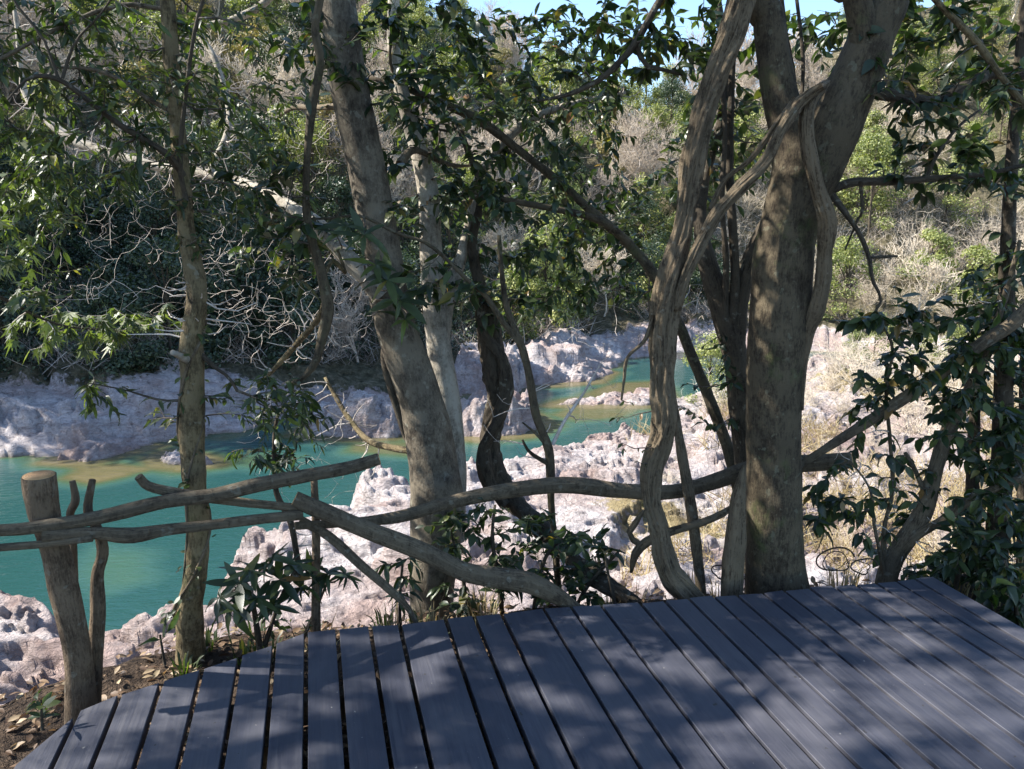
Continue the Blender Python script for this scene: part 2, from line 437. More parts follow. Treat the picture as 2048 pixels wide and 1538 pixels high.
def rockmat(name='pale_rock', terrain=False):
    m, nt, out = new_mat(name)
    pos = geo_pos(nt)
    sep = N(nt, 'ShaderNodeSeparateXYZ'); nt.links.new(pos, sep.inputs[0])
    big = noise(nt, pos, 0.35, 5, 0.6, 0.5)
    midn = noise(nt, mapping(nt, pos, (1, 1, 2.6), (0.35, 0.2, 0)), 1.6, 7, 0.7, 1.0)
    fine = noise(nt, pos, 11, 6, 0.72)
    c = ramp(nt, midn, [(0.28, (0.18, 0.145, 0.135)), (0.38, (0.42, 0.362, 0.34)), (0.5, (0.59, 0.53, 0.505)), (0.68, (0.70, 0.65, 0.625))])
    c = mix(nt, ramp(nt, big, [(0.42, (0, 0, 0)), (0.62, (0.85, 0.85, 0.85))]), c, (0.38, 0.27, 0.23))
    st = noise(nt, mapping(nt, pos, (1, 1, 0.6)), 2.7, 6, 0.75, 2.0)
    c = mix(nt, math_(nt, 'MULTIPLY', ramp(nt, st, [(0.55, (0, 0, 0)), (0.66, (1, 1, 1))]), 0.55), c, (0.13, 0.115, 0.115))
    vo = N(nt, 'ShaderNodeTexVoronoi'); vo.feature = 'DISTANCE_TO_EDGE'; vo.inputs['Scale'].default_value = 0.9
    wv = N(nt, 'ShaderNodeVectorMath'); wv.operation = 'ADD'
    wn2 = N(nt, 'ShaderNodeTexNoise'); wn2.inputs['Scale'].default_value = 1.7; wn2.inputs['Detail'].default_value = 6
    nt.links.new(pos, wn2.inputs['Vector']); nt.links.new(pos, wv.inputs[0]); nt.links.new(wn2.outputs['Color'], wv.inputs[1])
    nt.links.new(mapping(nt, wv.outputs[0], (1, 1, 2.2), (0.5, 0.25, 0.4)), vo.inputs['Vector'])
    cr = ramp(nt, vo.outputs['Distance'], [(0.0, (1, 1, 1)), (0.035, (0, 0, 0))])
    c = mix(nt, math_(nt, 'MULTIPLY', math_(nt, 'MULTIPLY', cr, ramp(nt, noise(nt, pos, 0.8, 3), [(0.45, (0, 0, 0)), (0.65, (1, 1, 1))])), 0.6), c, (0.12, 0.1, 0.09))
    c = mix(nt, 0.45, c, ramp(nt, fine, [(0.3, (0.45, 0.43, 0.42)), (0.62, (1.12, 1.12, 1.12))]), 'MULTIPLY')
    # algae and wet line just above the water
    wl = math_(nt, 'ADD', sep.outputs[2], math_(nt, 'MULTIPLY', big, 0.5))
    c = mix(nt, ramp(nt, math_(nt, 'ADD', wl, 8.0), [(0.62, (1, 1, 1)), (0.86, (0, 0, 0))]), c, (0.15, 0.12, 0.05))
    if terrain:
        def at(n):
            a = N(nt, 'ShaderNodeAttribute'); a.attribute_name = n; return a.outputs['Fac']
        nb = noise(nt, pos, 3.0, 6, 0.7)
        def patch(k, lo, w):
            return ramp(nt, math_(nt, 'ADD', math_(nt, 'MULTIPLY', at(k), 1.0), math_(nt, 'MULTIPLY', math_(nt, 'SUBTRACT', nb, 0.5), 1.4)), [(lo, (0, 0, 0)), (lo + w, (1, 1, 1))])
        gc = ramp(nt, noise(nt, pos, 6, 6, 0.75), [(0.3, (0.14, 0.11, 0.045)), (0.5, (0.3, 0.235, 0.12)), (0.7, (0.4, 0.33, 0.19))])
        gc = mix(nt, ramp(nt, noise(nt, pos, 0.5, 4), [(0.5, (0, 0, 0)), (0.62, (1, 1, 1))]), gc, (0.2, 0.21, 0.055))
        c = mix(nt, patch('grassy', 0.4, 0.2), c, gc)
        hc = ramp(nt, noise(nt, pos, 2.2, 7, 0.75), [(0.3, (0.03, 0.03, 0.016)), (0.5, (0.12, 0.105, 0.06)), (0.7, (0.27, 0.225, 0.15))])
        c = mix(nt, patch('duff', 0.4, 0.2), c, hc)
        sc_ = ramp(nt, noise(nt, pos, 28, 6, 0.75), [(0.3, (0.025, 0.017, 0.011)), (0.55, (0.075, 0.05, 0.032)), (0.72, (0.16, 0.11, 0.07))])
        c = mix(nt, patch('soil', 0.4, 0.15), c, sc_)
    b = N(nt, 'ShaderNodeBsdfPrincipled'); b.inputs['Roughness'].default_value = 0.9
    b.inputs['Specular IOR Level'].default_value = 0.2
    nt.links.new(c, b.inputs['Base Color'])
    h = math_(nt, 'ADD', math_(nt, 'MULTIPLY', midn, 1.0), math_(nt, 'MULTIPLY', fine, 0.35))
    h = math_(nt, 'ADD', h, math_(nt, 'MULTIPLY', noise(nt, mapping(nt, pos, (1, 1, 3.5), (0.5, 0.3, 0)), 4.0, 6, 0.7, 0.8), 0.6))
    nt.links.new(bump(nt, h, 1.0, 0.3), b.inputs['Normal'])
    nt.links.new(b.outputs[0], out.inputs[0])
    return m
M['rock'] = rockmat()
M['ground'] = rockmat('river_ground', True)

def watermat():
    m, nt, out = new_mat('green_river_water')
    pos = geo_pos(nt)
    a = N(nt, 'ShaderNodeAttribute'); a.attribute_name = 'shallow'
    n = noise(nt, pos, 0.35, 4, 0.6, 0.6)
    f = math_(nt, 'ADD', a.outputs['Fac'], math_(nt, 'MULTIPLY', math_(nt, 'SUBTRACT', n, 0.5), 0.5))
    c = ramp(nt, f, [(0.0, (0.016, 0.056, 0.052)), (0.2, (0.03, 0.078, 0.066)), (0.42, (0.038, 0.085, 0.06)), (0.65, (0.048, 0.08, 0.04)), (0.88, (0.09, 0.082, 0.034)), (1.0, (0.13, 0.108, 0.055))])
    c = mix(nt, 0.25, c, ramp(nt, noise(nt, pos, 0.12, 3), [(0.35, (0.75, 0.85, 0.9)), (0.65, (1.1, 1.1, 1.05))]), 'MULTIPLY')
    b = N(nt, 'ShaderNodeBsdfPrincipled')
    b.inputs['Roughness'].default_value = 0.04; b.inputs['IOR'].default_value = 1.33
    nt.links.new(c, b.inputs['Base Color'])
    w = noise(nt, mapping(nt, pos, (1, 2.2, 1)), 2.2, 4, 0.6, 0.3)
    nt.links.new(bump(nt, w, 0.45, 0.07), b.inputs['Normal'])
    nt.links.new(b.outputs[0], out.inputs[0])
    return m
M['water'] = watermat()

# ------------------------------------------------------------------ terrain
def poly(pts, z):
    return np.array([ON(a, b, z)[:2] if len(q) == 0 else [a, b] for (a, b, *q) in pts])
# last number present -> already world coordinates
NEAR = poly([(-40, 9.5, 1), (-900, 1200), (-300, 1180), (0, 1177), (60, 1180), (110, 1203), (150, 1243), (215, 1261), (280, 1247), (345, 1252), (405, 1235),
             (425, 1150), (448, 1090), (520, 1062), (600, 1036), (690, 1002), (716, 966), (760, 942), (815, 957), (870, 932),
             (930, 913), (1000, 930), (1050, 905), (1110, 886), (1150, 860), (1225, 862), (1300, 850), (1350, 800), (1420, 768), (1520, 735),
             (1700, 700), (60, 46, 1), (90, 40, 1), (90, -40, 1), (-60, -40, 1)], -5.0)
FAR = poly([(-60, 12, 1), (-30, 20, 1), (-700, 960), (-200, 925), (0, 917), (130, 921), (250, 903), (340, 893), (430, 884), (560, 842), (640, 830),
            (780, 815), (880, 812), (960, 790), (1090, 772), (1215, 752), (1260, 725), (1330, 712), (1430, 700), (1520, 702), (1700, 706), (60, 42, 1), (90, 45, 1),
            (260, 60, 1), (260, 300, 1), (-260, 300, 1), (-260, 12, 1)], -7.4)
def edge_y(x):
    return np.interp(x, [-8, -3, -2.0, -1.85, -1.6, -1.2, -0.77, 0, 1.84, 3, 8], [1.5, 1.75, 1.95, 2.12, 2.36, 2.5, 2.58, 2.68, 2.98, 3.2, 4.2])
def ridge(az):
    return np.interp(az, np.radians([-90, -60, -35, -20, -9, -1, 3, 8, 14, 20, 30, 90]), [48, 48, 42, 36, 30, 21, 15, 12, 14, 20, 34, 40])
def terrace(h, x, y, k, amt, s=71):
    """tilted beds: steps in height that follow gently dipping layers"""
    q = np.stack([x, y, 0 * x], -1)
    t = h * k + 0.22 * x - 0.10 * y + 1.3 * fbm(q * 0.25, 3, s)
    f = t - np.floor(t)
    return h + amt * (sstep(0.30, 0.78, f) - f) / k
def terrain(x, y, detail=True):
    p = np.stack([x, y, np.zeros_like(x)], -1)
    wob = 0.9 * fbm(p * 0.45, 3, 31)
    sn = sdf(NEAR, x, y) + wob * np.clip(y / 25, 0.15, 1)
    sf = sdf(FAR, x, y) + wob * 1.2 - 0.7
    # near bank
    lump = fbm(p * 0.55, 4, 5)
    rid = -fbm(p * np.array([1.0, 1.5, 1]), 4, 9, 0.5, True)
    shelf = -4.82 + 0.55 * lump + 0.22 * rid - 0.5 * sstep(25, 45, y)
    shelf = shelf + 0.9 * sstep(0.5, 3.5, sn) * fbm(p * 0.22, 2, 61)
    shelf = terrace(shelf, x, y, 1.7, 0.95)
    zn = WATER - 1.5 + (shelf - WATER + 1.5) * sstep(-1.6, 0.35, sn)
    d = y - edge_y(x)
    ledge = -0.24 - 1.02 * np.maximum(d - 0.42, 0) + 0.05 * fbm(p * 3, 3, 3) + 0.25 * sstep(0.3, 2.5, d) * lump
    back = np.where(y < 1, -0.3 + 0.0 * x, -0.24)
    ledge = np.where(d < 0.3, np.minimum(ledge, back), ledge)
    zn = np.maximum(zn, ledge)
    # far bank
    az = np.arctan2(x, np.maximum(y, 1e-3))
    left = sstep(-7, -14, x)
    rocky = (0.9 + 0.5 * left) * sstep(-0.5, 2.0, sf) + (0.16 + 0.07 * left) * np.clip(sf, 0, 12)
    rocky = rocky + 1.15 * sstep(0, 2.5, sf) * fbm(p * 0.3, 3, 41) * (1 - 0.4 * left) - 0.35 * sstep(0, 1.5, sf) * fbm(p * np.array([0.7, 1.3, 1]), 4, 43, 0.5, True)
    rocky = terrace(rocky, x, y, 1.15, 0.9, 73)
    hill = 0.66 * np.maximum(sf - 9, 0)
    zz = WATER - 1.5 * (1 - sstep(-2.2, 0.2, sf)) + rocky + hill + 2.5 * sstep(12, 40, sf) * fbm(p * 0.05, 3, 77)
    zz = zz + 1.25 * np.maximum(-x - 27 - 0.12 * y, 0) * sstep(29, 36, y) * sstep(52, 44, y)
    cap = ridge(az) + 3 * fbm(p * 0.03, 3, 91)
    zf = np.where(zz > cap, cap + 0.02 * (zz - cap), zz)
    # the spur out of view on the left is added to shade the far rocks
    z = np.maximum(zn, zf)
    if detail:
        dd = np.clip(y / 12, 0.2, 1)
        pr = np.stack([x * 0.8 + y * 0.5, y * 1.0 - x * 0.55, z * 1.6], -1)
        z = terrace(z, x, y, 3.4, 0.75, 79) * sstep(0.6, 1.8, d) + z * (1 - sstep(0.6, 1.8, d)) if detail else z
        z = z - (0.08 * fbm(pr * 1.7, 4, 15, 0.5, True) + 0.075 * fbm(pr * np.array([1.6, 5.0, 1]), 4, 19, 0.5, True)) * dd * sstep(0.6, 1.8, d)
        q_ = vnoise(pr * np.array([2.0, 4.5, 1]), 66)
        z = z - 0.17 * sstep(0.25, 0.6, q_) * dd * sstep(0.6, 1.8, d)
    return z, sn, sf, d

GRID = {}
def look(x, y, *keys):
    x = np.atleast_1d(np.asarray(x, float)); y = np.atleast_1d(np.asarray(y, float))
    a = np.arctan2(x, y); r = np.hypot(x, y)
    i = np.clip(np.searchsorted(GRID['R'], r) - 1, 0, len(GRID['R']) - 2)
    j = np.clip(np.searchsorted(GRID['A'], a) - 1, 0, len(GRID['A']) - 2)
    u = np.clip((r - GRID['R'][i]) / (GRID['R'][i + 1] - GRID['R'][i]), 0, 1)
    v = np.clip((a - GRID['A'][j]) / (GRID['A'][j + 1] - GRID['A'][j]), 0, 1)
    out = []
    for k in keys:
        g = GRID[k]
        out.append(g[i, j] * (1 - u) * (1 - v) + g[i + 1, j] * u * (1 - v) + g[i, j + 1] * (1 - u) * v + g[i + 1, j + 1] * u * v)
    return out
def gheight(x, y):
    return float(look(x, y, 'z')[0][0])

def make_ground():
    azs = np.concatenate([np.linspace(-180, -44, 40, endpoint=False), np.linspace(-44, 44, 620, endpoint=False), np.linspace(44, 180, 40)])
    azs = np.radians(azs)
    rs = np.concatenate([[0.02], np.geomspace(0.8, 6, 60), np.geomspace(6.05, 48, 380), np.geomspace(48.5, 900, 90)])
    A, R = np.meshgrid(azs, rs)
    x, y = R * np.sin(A), R * np.cos(A)
    z, sn, sf, d = terrain(x, y)
    far = R > 400
    z = np.where(far, np.minimum(z, z), z)
    q = np.stack([x, y, z * 0], -1)
    soil = sstep(2.0, 0.7, d) * 1.0
    duff = sstep(3.2, 7, sf + 2.5 * fbm(q * 0.15, 3, 8) + 0.6 * (x < -4) + 2.6 * sstep(-16, -13, x) * sstep(1, -2, x) + 1.5 * (x > 14)) * 1.0
    grassy = 0.8 * sstep(-0.1, 0.4, fbm(q * 0.25, 3, 28) + 0.4 * sstep(2, 12, x - 0.12 * y) - 0.33) * sstep(1.5, 4, sn) * sstep(6, 10, y)
    nr, nc = A.shape
    i = np.arange(nr - 1)[:, None] * nc; j = np.arange(nc - 1)[None]
    Q = np.stack([i + j, i + nc + j, i + nc + j + 1, i + j + 1], -1).reshape(-1, 4)[:, ::-1]
    me = mesh('ground', np.stack([x, y, z], -1).reshape(-1, 3), Q, None, M['ground'], attrs={'soil': soil.ravel(), 'duff': duff.ravel(), 'grassy': grassy.ravel()})
    GRID.update(A=azs, R=rs, z=z, sn=sn, sf=sf)
    o = link('ground', me); tag(o, 'pale rocky gorge floor, banks and brown wooded hillside', kind='structure')
make_ground()

# rocks standing in the river: footprint (photo pixels on the water), height
ROCKS = []
def rock(name, label, pts, h, seed, cat='rock', step=None, edge=0.5, tilt=0.0, z0=-8.2, zb=WATER):
    pl = poly(pts, zb)
    c = pl.mean(0)
    lo, hi = pl.min(0) - 0.6, pl.max(0) + 0.6
    size = max(hi - lo)
    n = 150
    nx = int(n * (hi[0] - lo[0]) / size) + 8; ny = int(n * (hi[1] - lo[1]) / size) + 8
    X, Y = np.meshgrid(np.linspace(lo[0], hi[0], nx), np.linspace(lo[1], hi[1], ny))
    p = np.stack([X, Y, X * 0], -1)
    s = sdf(pl, X, Y) + 0.35 * fbm(p * 1.3, 4, seed)
    prof = sstep(-0.35, edge, s)
    top = h * (0.74 + 0.22 * fbm(p * 0.6, 4, seed + 3) - 0.25 * fbm(p * np.array([1.3, 2.0, 1]), 4, seed + 9, 0.5, True)) + tilt * (X - c[0])
    pr = np.stack([X * 0.8 + Y * 0.5, Y - X * 0.55, X * 0], -1)
    top = terrace(top, X, Y, 2.6, 0.9, seed)
    z = z0 + (zb - z0 + top) * prof - 0.09 * fbm(pr * 3.5, 4, seed, 0.55, True) - 0.07 * fbm(pr * np.array([3, 8, 1]), 3, seed + 2, 0.55, True) - 0.12 * sstep(0.25, 0.7, vnoise(pr * 3.2, seed))
    i = np.arange(ny - 1)[:, None] * nx; j = np.arange(nx - 1)[None]
    Q = np.stack([i + j, i + j + 1, i + nx + j + 1, i + nx + j], -1).reshape(-1, 4)
    V = np.stack([X - c[0], Y - c[1], z - z0], -1).reshape(-1, 3)
    o = link(name, mesh(name, V, Q, None, M['rock']), loc=(c[0], c[1], z0))
    tag(o, label, cat)
    ROCKS.append((pl, h))
    return o
rock('rock_outcrop', 'long pale rock bar with grey shaded front, left of the thick leaning trunk', [(585, 872), (620, 845), (700, 838), (800, 845), (850, 868), (790, 878), (690, 880)], 2.1, 100, edge=1.0)
rock('rock_outcrop', 'rounded pale rock with brown cracks seen between leaning trunk and thin sapling', [(880, 872), (905, 830), (980, 810), (1050, 812), (1105, 850), (1060, 872), (960, 880)], 2.0, 140, edge=1.2)
rock('rock_outcrop', 'low flat pale rock tongue in the green channel left of the stringy liana', [(1085, 812), (1130, 800), (1200, 792), (1330, 775), (1345, 805), (1290, 815), (1180, 816)], 0.5, 170, edge=0.8)
rock('rock_outcrop', 'small white rock rimmed with yellow algae beside the slim mottled trunk', [(296, 915), (330, 903), (372, 905), (420, 915), (440, 930), (370, 938), (305, 932)], 0.42, 200, edge=0.6)
rock('rock_outcrop', 'white low ledge tapering into the water at far left bank', [(90, 925), (130, 905), (250, 885), (330, 890), (260, 908), (170, 932)], 0.75, 230, edge=0.8)
rock('rock_outcrop', 'pale sloping slab behind the channel in the middle distance', [(1050, 775), (1060, 735), (1150, 728), (1230, 745), (1200, 765), (1120, 772)], 1.3, 260, edge=1.5)
rock('rock_outcrop', 'grey jagged rock behind the twisted dark liana', [(890, 790), (905, 745), (1000, 735), (1075, 760), (1040, 790)], 2.6, 290, edge=1.0)
rock('boulder', 'big pale boulder low in the picture left of the leaning pole', [(640, 1130), (650, 1060), (720, 1030), (800, 1060), (840, 1120), (780, 1170), (690, 1170)], 0.75, 320, cat='boulder', edge=1.2, z0=-6.6, zb=-5.5)
rock('boulder', 'pinkish broad boulder on near bank right of the twisted dark liana', [(1030, 960), (1100, 920), (1200, 925), (1260, 960), (1220, 990), (1090, 995)], 0.8, 350, cat='boulder', edge=0.7, z0=-6.6, zb=-5.6)
rock('boulder', 'white craggy boulder at the lower left, behind the sawn post', [(-60, 1290), (-20, 1230), (60, 1215), (125, 1250), (130, 1320), (50, 1350)], 0.9, 380, cat='boulder', edge=0.5, z0=-6.4, zb=-5.5)
rock('boulder', 'white rough boulder between the two stakes and the slim mottled trunk', [(215, 1330), (230, 1285), (290, 1265), (350, 1285), (345, 1340), (270, 1365)], 0.7, 410, cat='boulder', edge=0.5, z0=-6.4, zb=-5.5)
rock('boulder', 'pale blocky boulder between the two big trunks near the water', [(1120, 905), (1160, 880), (1280, 872), (1300, 900), (1220, 915)], 0.7, 440, cat='boulder', edge=0.6, z0=-6.6, zb=-5.7)
rock('boulder', 'white boulder in the brush right of the thickest trunk', [(1640, 830), (1660, 785), (1740, 770), (1800, 800), (1780, 835), (1700, 845)], 1.3, 470, cat='boulder', edge=0.8, z0=-6.6, zb=-5.7)
rock('boulder', 'long grey slab lying below the big trunk on right, in dry grass', [(1620, 905), (1660, 875), (1780, 872), (1830, 890), (1760, 912)], 0.45, 500, cat='boulder', edge=0.6, z0=-6.6, zb=-5.7)

def make_water():
    azs = np.radians(np.linspace(-62, 62, 420)); rs = np.geomspace(7, 70, 330)
    A, R = np.meshgrid(azs, rs)
    x, y = R * np.sin(A), R * np.cos(A)
    z, sn, sf, d = terrain(x, y, False)
    depth = WATER - z
    sh = sstep(0.8, 0.0, depth) * 0.75
    for pl, h in ROCKS[:7]:
        sh = np.maximum(sh, sstep(-1.5, 0.1, sdf(pl, x, y)) * 0.95)
    # submerged yellow ledges seen through the water
    for pts, amp in (([(110, 960), (150, 930), (240, 925), (330, 935), (250, 955), (180, 970)], 0.95), ([(690, 905), (700, 885), (830, 880), (900, 895), (830, 915)], 0.8),
                     ([(1090, 830), (1150, 808), (1300, 812), (1250, 835), (1150, 845)], 0.8), ([(1150, 790), (1230, 765), (1330, 760), (1330, 785), (1180, 795)], 0.9),
                     ([(150, 1150), (190, 1100), (280, 1110), (290, 1160), (210, 1180)], 0.42), ([(420, 925), (520, 905), (600, 915), (500, 935)], 0.6)):
        pl = poly(pts, WATER)
        sh = np.maximum(sh, amp * sstep(-0.9, 0.5, sdf(pl, x, y)))
    nr, nc = A.shape
    i = np.arange(nr - 1)[:, None] * nc; j = np.arange(nc - 1)[None]
    Q = np.stack([i + j, i + j + 1, i + nc + j + 1, i + nc + j], -1).reshape(-1, 4)[:, ::-1]
    o = link('river_water', mesh('river_water', np.stack([x, y, np.full_like(x, WATER)], -1).reshape(-1, 3), Q, None, M['water'], attrs={'shallow': sh.ravel()}))
    tag(o, 'still turquoise green river with ochre shallows', kind='structure')
make_water()

# ------------------------------------------------------------------ deck
def make_deck():
    az = math.atan2(-404 / F, CP + (769 - 446) / F * SP)
    bd = np.array([math.sin(az), math.cos(az)]); bp = np.array([math.cos(az), -math.sin(az)])
    G = [(154, 1426), (240, 1390), (324, 1363), (404, 1338), (479, 1313), (548, 1290), (612, 1266), (675, 1259), (741, 1252), (800, 1249), (891, 1238), (948, 1232), (1003, 1227), (1087, 1216), (1143, 1213), (1203, 1210), (1280, 1205), (1328, 1200), (1377, 1197), (1427, 1192), (1474, 1189), (1526, 1186), (1567, 1180), (1618, 1175), (1666, 1172), (1710, 1168), (1751, 1165), (1792, 1162), (1830, 1157), (1869, 1153)]
    uv = [(float(ON(*g, 0)[:2] @ bp), float(ON(*g, 0)[:2] @ bd)) for g in G]
    uv = [(-1.26, 1.3), (-1.14, 1.62), (-1.02, 1.9), (-0.90, 2.11)] + uv
    root = empty('wooden_deck', (0, 0, 0), 'grey painted plank deck in dappled shade at the edge of the gorge', 'deck')
    root.rotation_euler = (0, 0, -az)
    th = 0.034
    for k in range(len(uv) - 1):
        (u0, v0), (u1, v1) = uv[k], uv[k + 1]
        g = 0.0078 if k < 17 else 0.0066
        a, b = u0 + g, u1 - g
        jv = RNG.uniform(-0.006, 0.006)
        sl = (v1 - v0) / (u1 - u0)
        ea, eb = v0 + sl * g + jv, v1 - sl * g + jv
        ba = -2.2
        segs = 9
        dz = RNG.uniform(-0.0015, 0.0015)
        V, Q = [], []
        bv = 0.0016
        prof = [(0, -th), (0, -bv), (bv, 0), (None, 0), ('r', -bv), ('r', -th)]
        for s in range(segs + 1):
            t = s / segs
            for q in range(6):
                if q in (0, 1): u = a
                elif q == 2: u = a + bv
                elif q == 3: u = b - bv
                else: u = b
                z = (-th, -bv, 0, 0, -bv, -th)[q] + dz
                e = ea + (eb - ea) * (u - a) / (b - a)
                v = ba + (e - ba) * t
                if s == segs and q in (2, 3): v -= bv * 0.6
                wv = 0.0012 * math.sin(v * 2.3 + k)
                V.append((u + wv - (a + b) / 2, v, z))
        for s in range(segs):
            for q in range(6):
                q2 = (q + 1) % 6
                Q.append((s * 6 + q, (s + 1) * 6 + q, (s + 1) * 6 + q2, s * 6 + q2))
        T = []
        for s, rev in ((0, 0), (segs, 1)):
            f = [s * 6 + q for q in range(6)]
            Q.append((f[0], f[1], f[4], f[5]) if not rev else (f[5], f[4], f[1], f[0]))
            Q.append((f[1], f[2], f[3], f[4]) if not rev else (f[4], f[3], f[2], f[1]))
        me = mesh('plank', V, Q, None, M['deck'], smooth=False)
        link('plank', me, root, ((a + b) / 2, 0, 0))
    def box(name, c, s):
        c = np.array(c); s = np.array(s) / 2
        V = [c + s * np.array(q) for q in ((-1, -1, -1), (1, -1, -1), (1, 1, -1), (-1, 1, -1), (-1, -1, 1), (1, -1, 1), (1, 1, 1), (-1, 1, 1))]
        Q = [(0, 3, 2, 1), (4, 5, 6, 7), (0, 1, 5, 4), (1, 2, 6, 5), (2, 3, 7, 6), (3, 0, 4, 7)]
        link(name, mesh(name, V, Q, None, M['post'], smooth=False), root)
    for v in (-1.9, -1.0, -0.1, 0.8, 1.55):
        box('joist', (0.68 if v > 1.3 else 0.64, v, -th - 0.048), (3.4 if v > 1.3 else 3.7, 0.045, 0.09))
    box('joist', (1.05, 2.28, -th - 0.048), (2.85, 0.045, 0.09))
    for u in (-0.2, 1.1, 2.4):
        box('deck_post', (u, 2.22, -0.45), (0.09, 0.09, 0.66))
make_deck()

# ------------------------------------------------------------------ leaves
def leaf_template(L=1.0, W=0.42, fold=0.18, droop=0.25, n=5, wav=0.03):
    """blade along +Y from origin, normal +Z"""
    ts = np.linspace(0, 1, n)
    w = W * 0.5 * np.sin(np.pi * ts ** 0.85) ** 0.8
    w[0] = 0.012; w[-1] = 0.004
    V, Q = [], []
    for i, t in enumerate(ts):
        y = t * L; z = -droop * t * t
        e = wav * math.sin(i * 2.1)
        V += [(-w[i], y, z + fold * w[i] * 2 + e), (0, y, z), (w[i], y, z + fold * w[i] * 2 - e)]
    for i in range(n - 1):
        a = i * 3
        Q += [(a, a + 1, a + 4, a + 3), (a + 1, a + 2, a + 5, a + 4)]
    return np.array(V, float), np.array(Q)
LT = {'oval': leaf_template(1, 0.46, 0.15, 0.22), 'long': leaf_template(1, 0.25, 0.2, 0.35, 6), 'small': leaf_template(1, 0.55, 0.1, 0.15, 4), 'broad': leaf_template(1, 0.5, 0.2, 0.3, 5),
      'lance': leaf_template(1, 0.3, 0.15, 0.25, 5)}
# a shallow three to five lobed leaf for the maple-like foliage
def lobed():
    V = [(0, 0, 0)]
    T = []
    lob = [(-70, .45), (-50, .25), (-35, .75), (-16, .38), (0, 1.0), (16, .38), (35, .75), (50, .25), (70, .45)]
    for a, r in lob:
        a = math.radians(a); V.append((math.sin(a) * r * 0.8, math.cos(a) * r + 0.05, -0.12 * r * r))
    for i in range(1, len(lob)): T.append((0, i + 1, i))
    return np.array(V, float), np.array(T)
LT['maple'] = lobed()

def frames(d, up):
    """rotation matrices with column Y = d and Z close to up"""
    d = d / (np.linalg.norm(d, axis=1)[:, None] + 1e-9)
    x = np.cross(d, up); x /= np.linalg.norm(x, axis=1)[:, None] + 1e-9
    z = np.cross(x, d)
    return np.stack([x, d, z], -1)

class Leaves:
    def __init__(s, kind, mat):
        s.kind, s.mat = kind, mat
        s.p, s.R, s.s = [], [], []
    def add(s, p, R, sz):
        s.p.append(p); s.R.append(R); s.s.append(sz)
    def finish(s, root, nobj, name='leaf'):
        if not s.p: return
        p = np.concatenate(s.p); R = np.concatenate(s.R); sz = np.concatenate(s.s)
        T, Fc = LT[s.kind]
        R = R * np.stack([RNG.uniform(0.72, 1.18, len(p)), np.ones(len(p)), RNG.uniform(-0.2, 2.2, len(p))], -1)[:, None, :]
        sz = sz * np.where(RNG.random(len(p)) < 0.2, 0.6, 1.0)
        # the largest in the photo become objects
        dep = p[:, 1] * CP - (p[:, 2] - CZ) * SP
        with np.errstate(divide='ignore', invalid='ignore'):
            u = F * p[:, 0] / dep + 1024; v = 769 - F * (p[:, 1] * SP + (p[:, 2] - CZ) * CP) / dep
        vis = (dep > 0.3) & (u > -10) & (u < 2058) & (v > -10) & (v < 1548)
        score = np.where(vis, sz / np.maximum(dep, 0.3), 0) * (0.8 + 0.4 * RNG.random(len(sz)))
        order = np.argsort(-score)
        k = min(nobj, int((score > 0).sum()))
        tint = RNG.random(len(p))
        me = mesh(name, T, *( (Fc, None) if Fc.shape[1] == 4 else (None, Fc)), s.mat)
        base = np.array(root.location)
        from mathutils import Matrix
        for i in order[:k]:
            o = bpy.data.objects.new(name, me)
            m = np.eye(4); m[:3, :3] = R[i] * sz[i]; m[:3, 3] = p[i] - base
            o.matrix_basis = Matrix(m.tolist())
            COL.objects.link(o); o.parent = root
        r = order[k:]
        if len(r):
            V = np.einsum('nij,vj->nvi', R[r] * sz[r][:, None, None], T) + p[r][:, None] - base
            nv = len(T)
            Q = (np.arange(len(r))[:, None, None] * nv + Fc[None]).reshape(-1, Fc.shape[1])
            tt = np.repeat(tint[r], nv)
            me2 = mesh('foliage', V.reshape(-1, 3), *((Q, None) if Fc.shape[1] == 4 else (None, Q)), s.mat, tint=tt)
            o = link('foliage', me2, root); o['kind'] = 'stuff'

def leaves_on(path, L, k, size, lv, hang=0.35, last=0.35, whorl=0, spread=0.9):
    """k leaves along the last metres of a twig"""
    seg = np.linalg.norm(np.diff(path[:, :3], axis=0), axis=1)
    cum = np.concatenate([[0], np.cumsum(seg)])
    tot = cum[-1]
    a = max(0, tot - last)
    tt = np.linspace(a + 0.1 * (tot - a), tot, k) + RNG.uniform(-0.01, 0.01, k)
    tt = np.clip(tt, 0, tot)
    p = np.stack([np.interp(tt, cum, path[:, i]) for i in range(3)], -1)
    tan = path[-1, :3] - path[max(0, len(path) - 3), :3]
    tan = tan / (np.linalg.norm(tan) + 1e-9)
    side = np.cross(tan, [0, 0, 1]); n = np.linalg.norm(side)
    side = side / n if n > 0.1 else np.array([1.0, 0, 0])
    sg = np.where(np.arange(k) % 2 == 0, 1, -1)[:, None]
    d = tan[None] * RNG.uniform(0.25, 0.8, (k, 1)) + side[None] * sg * spread + RNG.normal(0, 0.33, (k, 3))
    d[-1] = tan + RNG.normal(0, 0.2, 3)
    d[:, 2] -= hang * RNG.uniform(0.4, 1.6, k)
    up = np.array([0, 0, 1.0])[None] + RNG.normal(0, 0.38, (k, 3))
    lv.add(p, frames(d, up), size * RNG.uniform(0.65, 1.2, k))

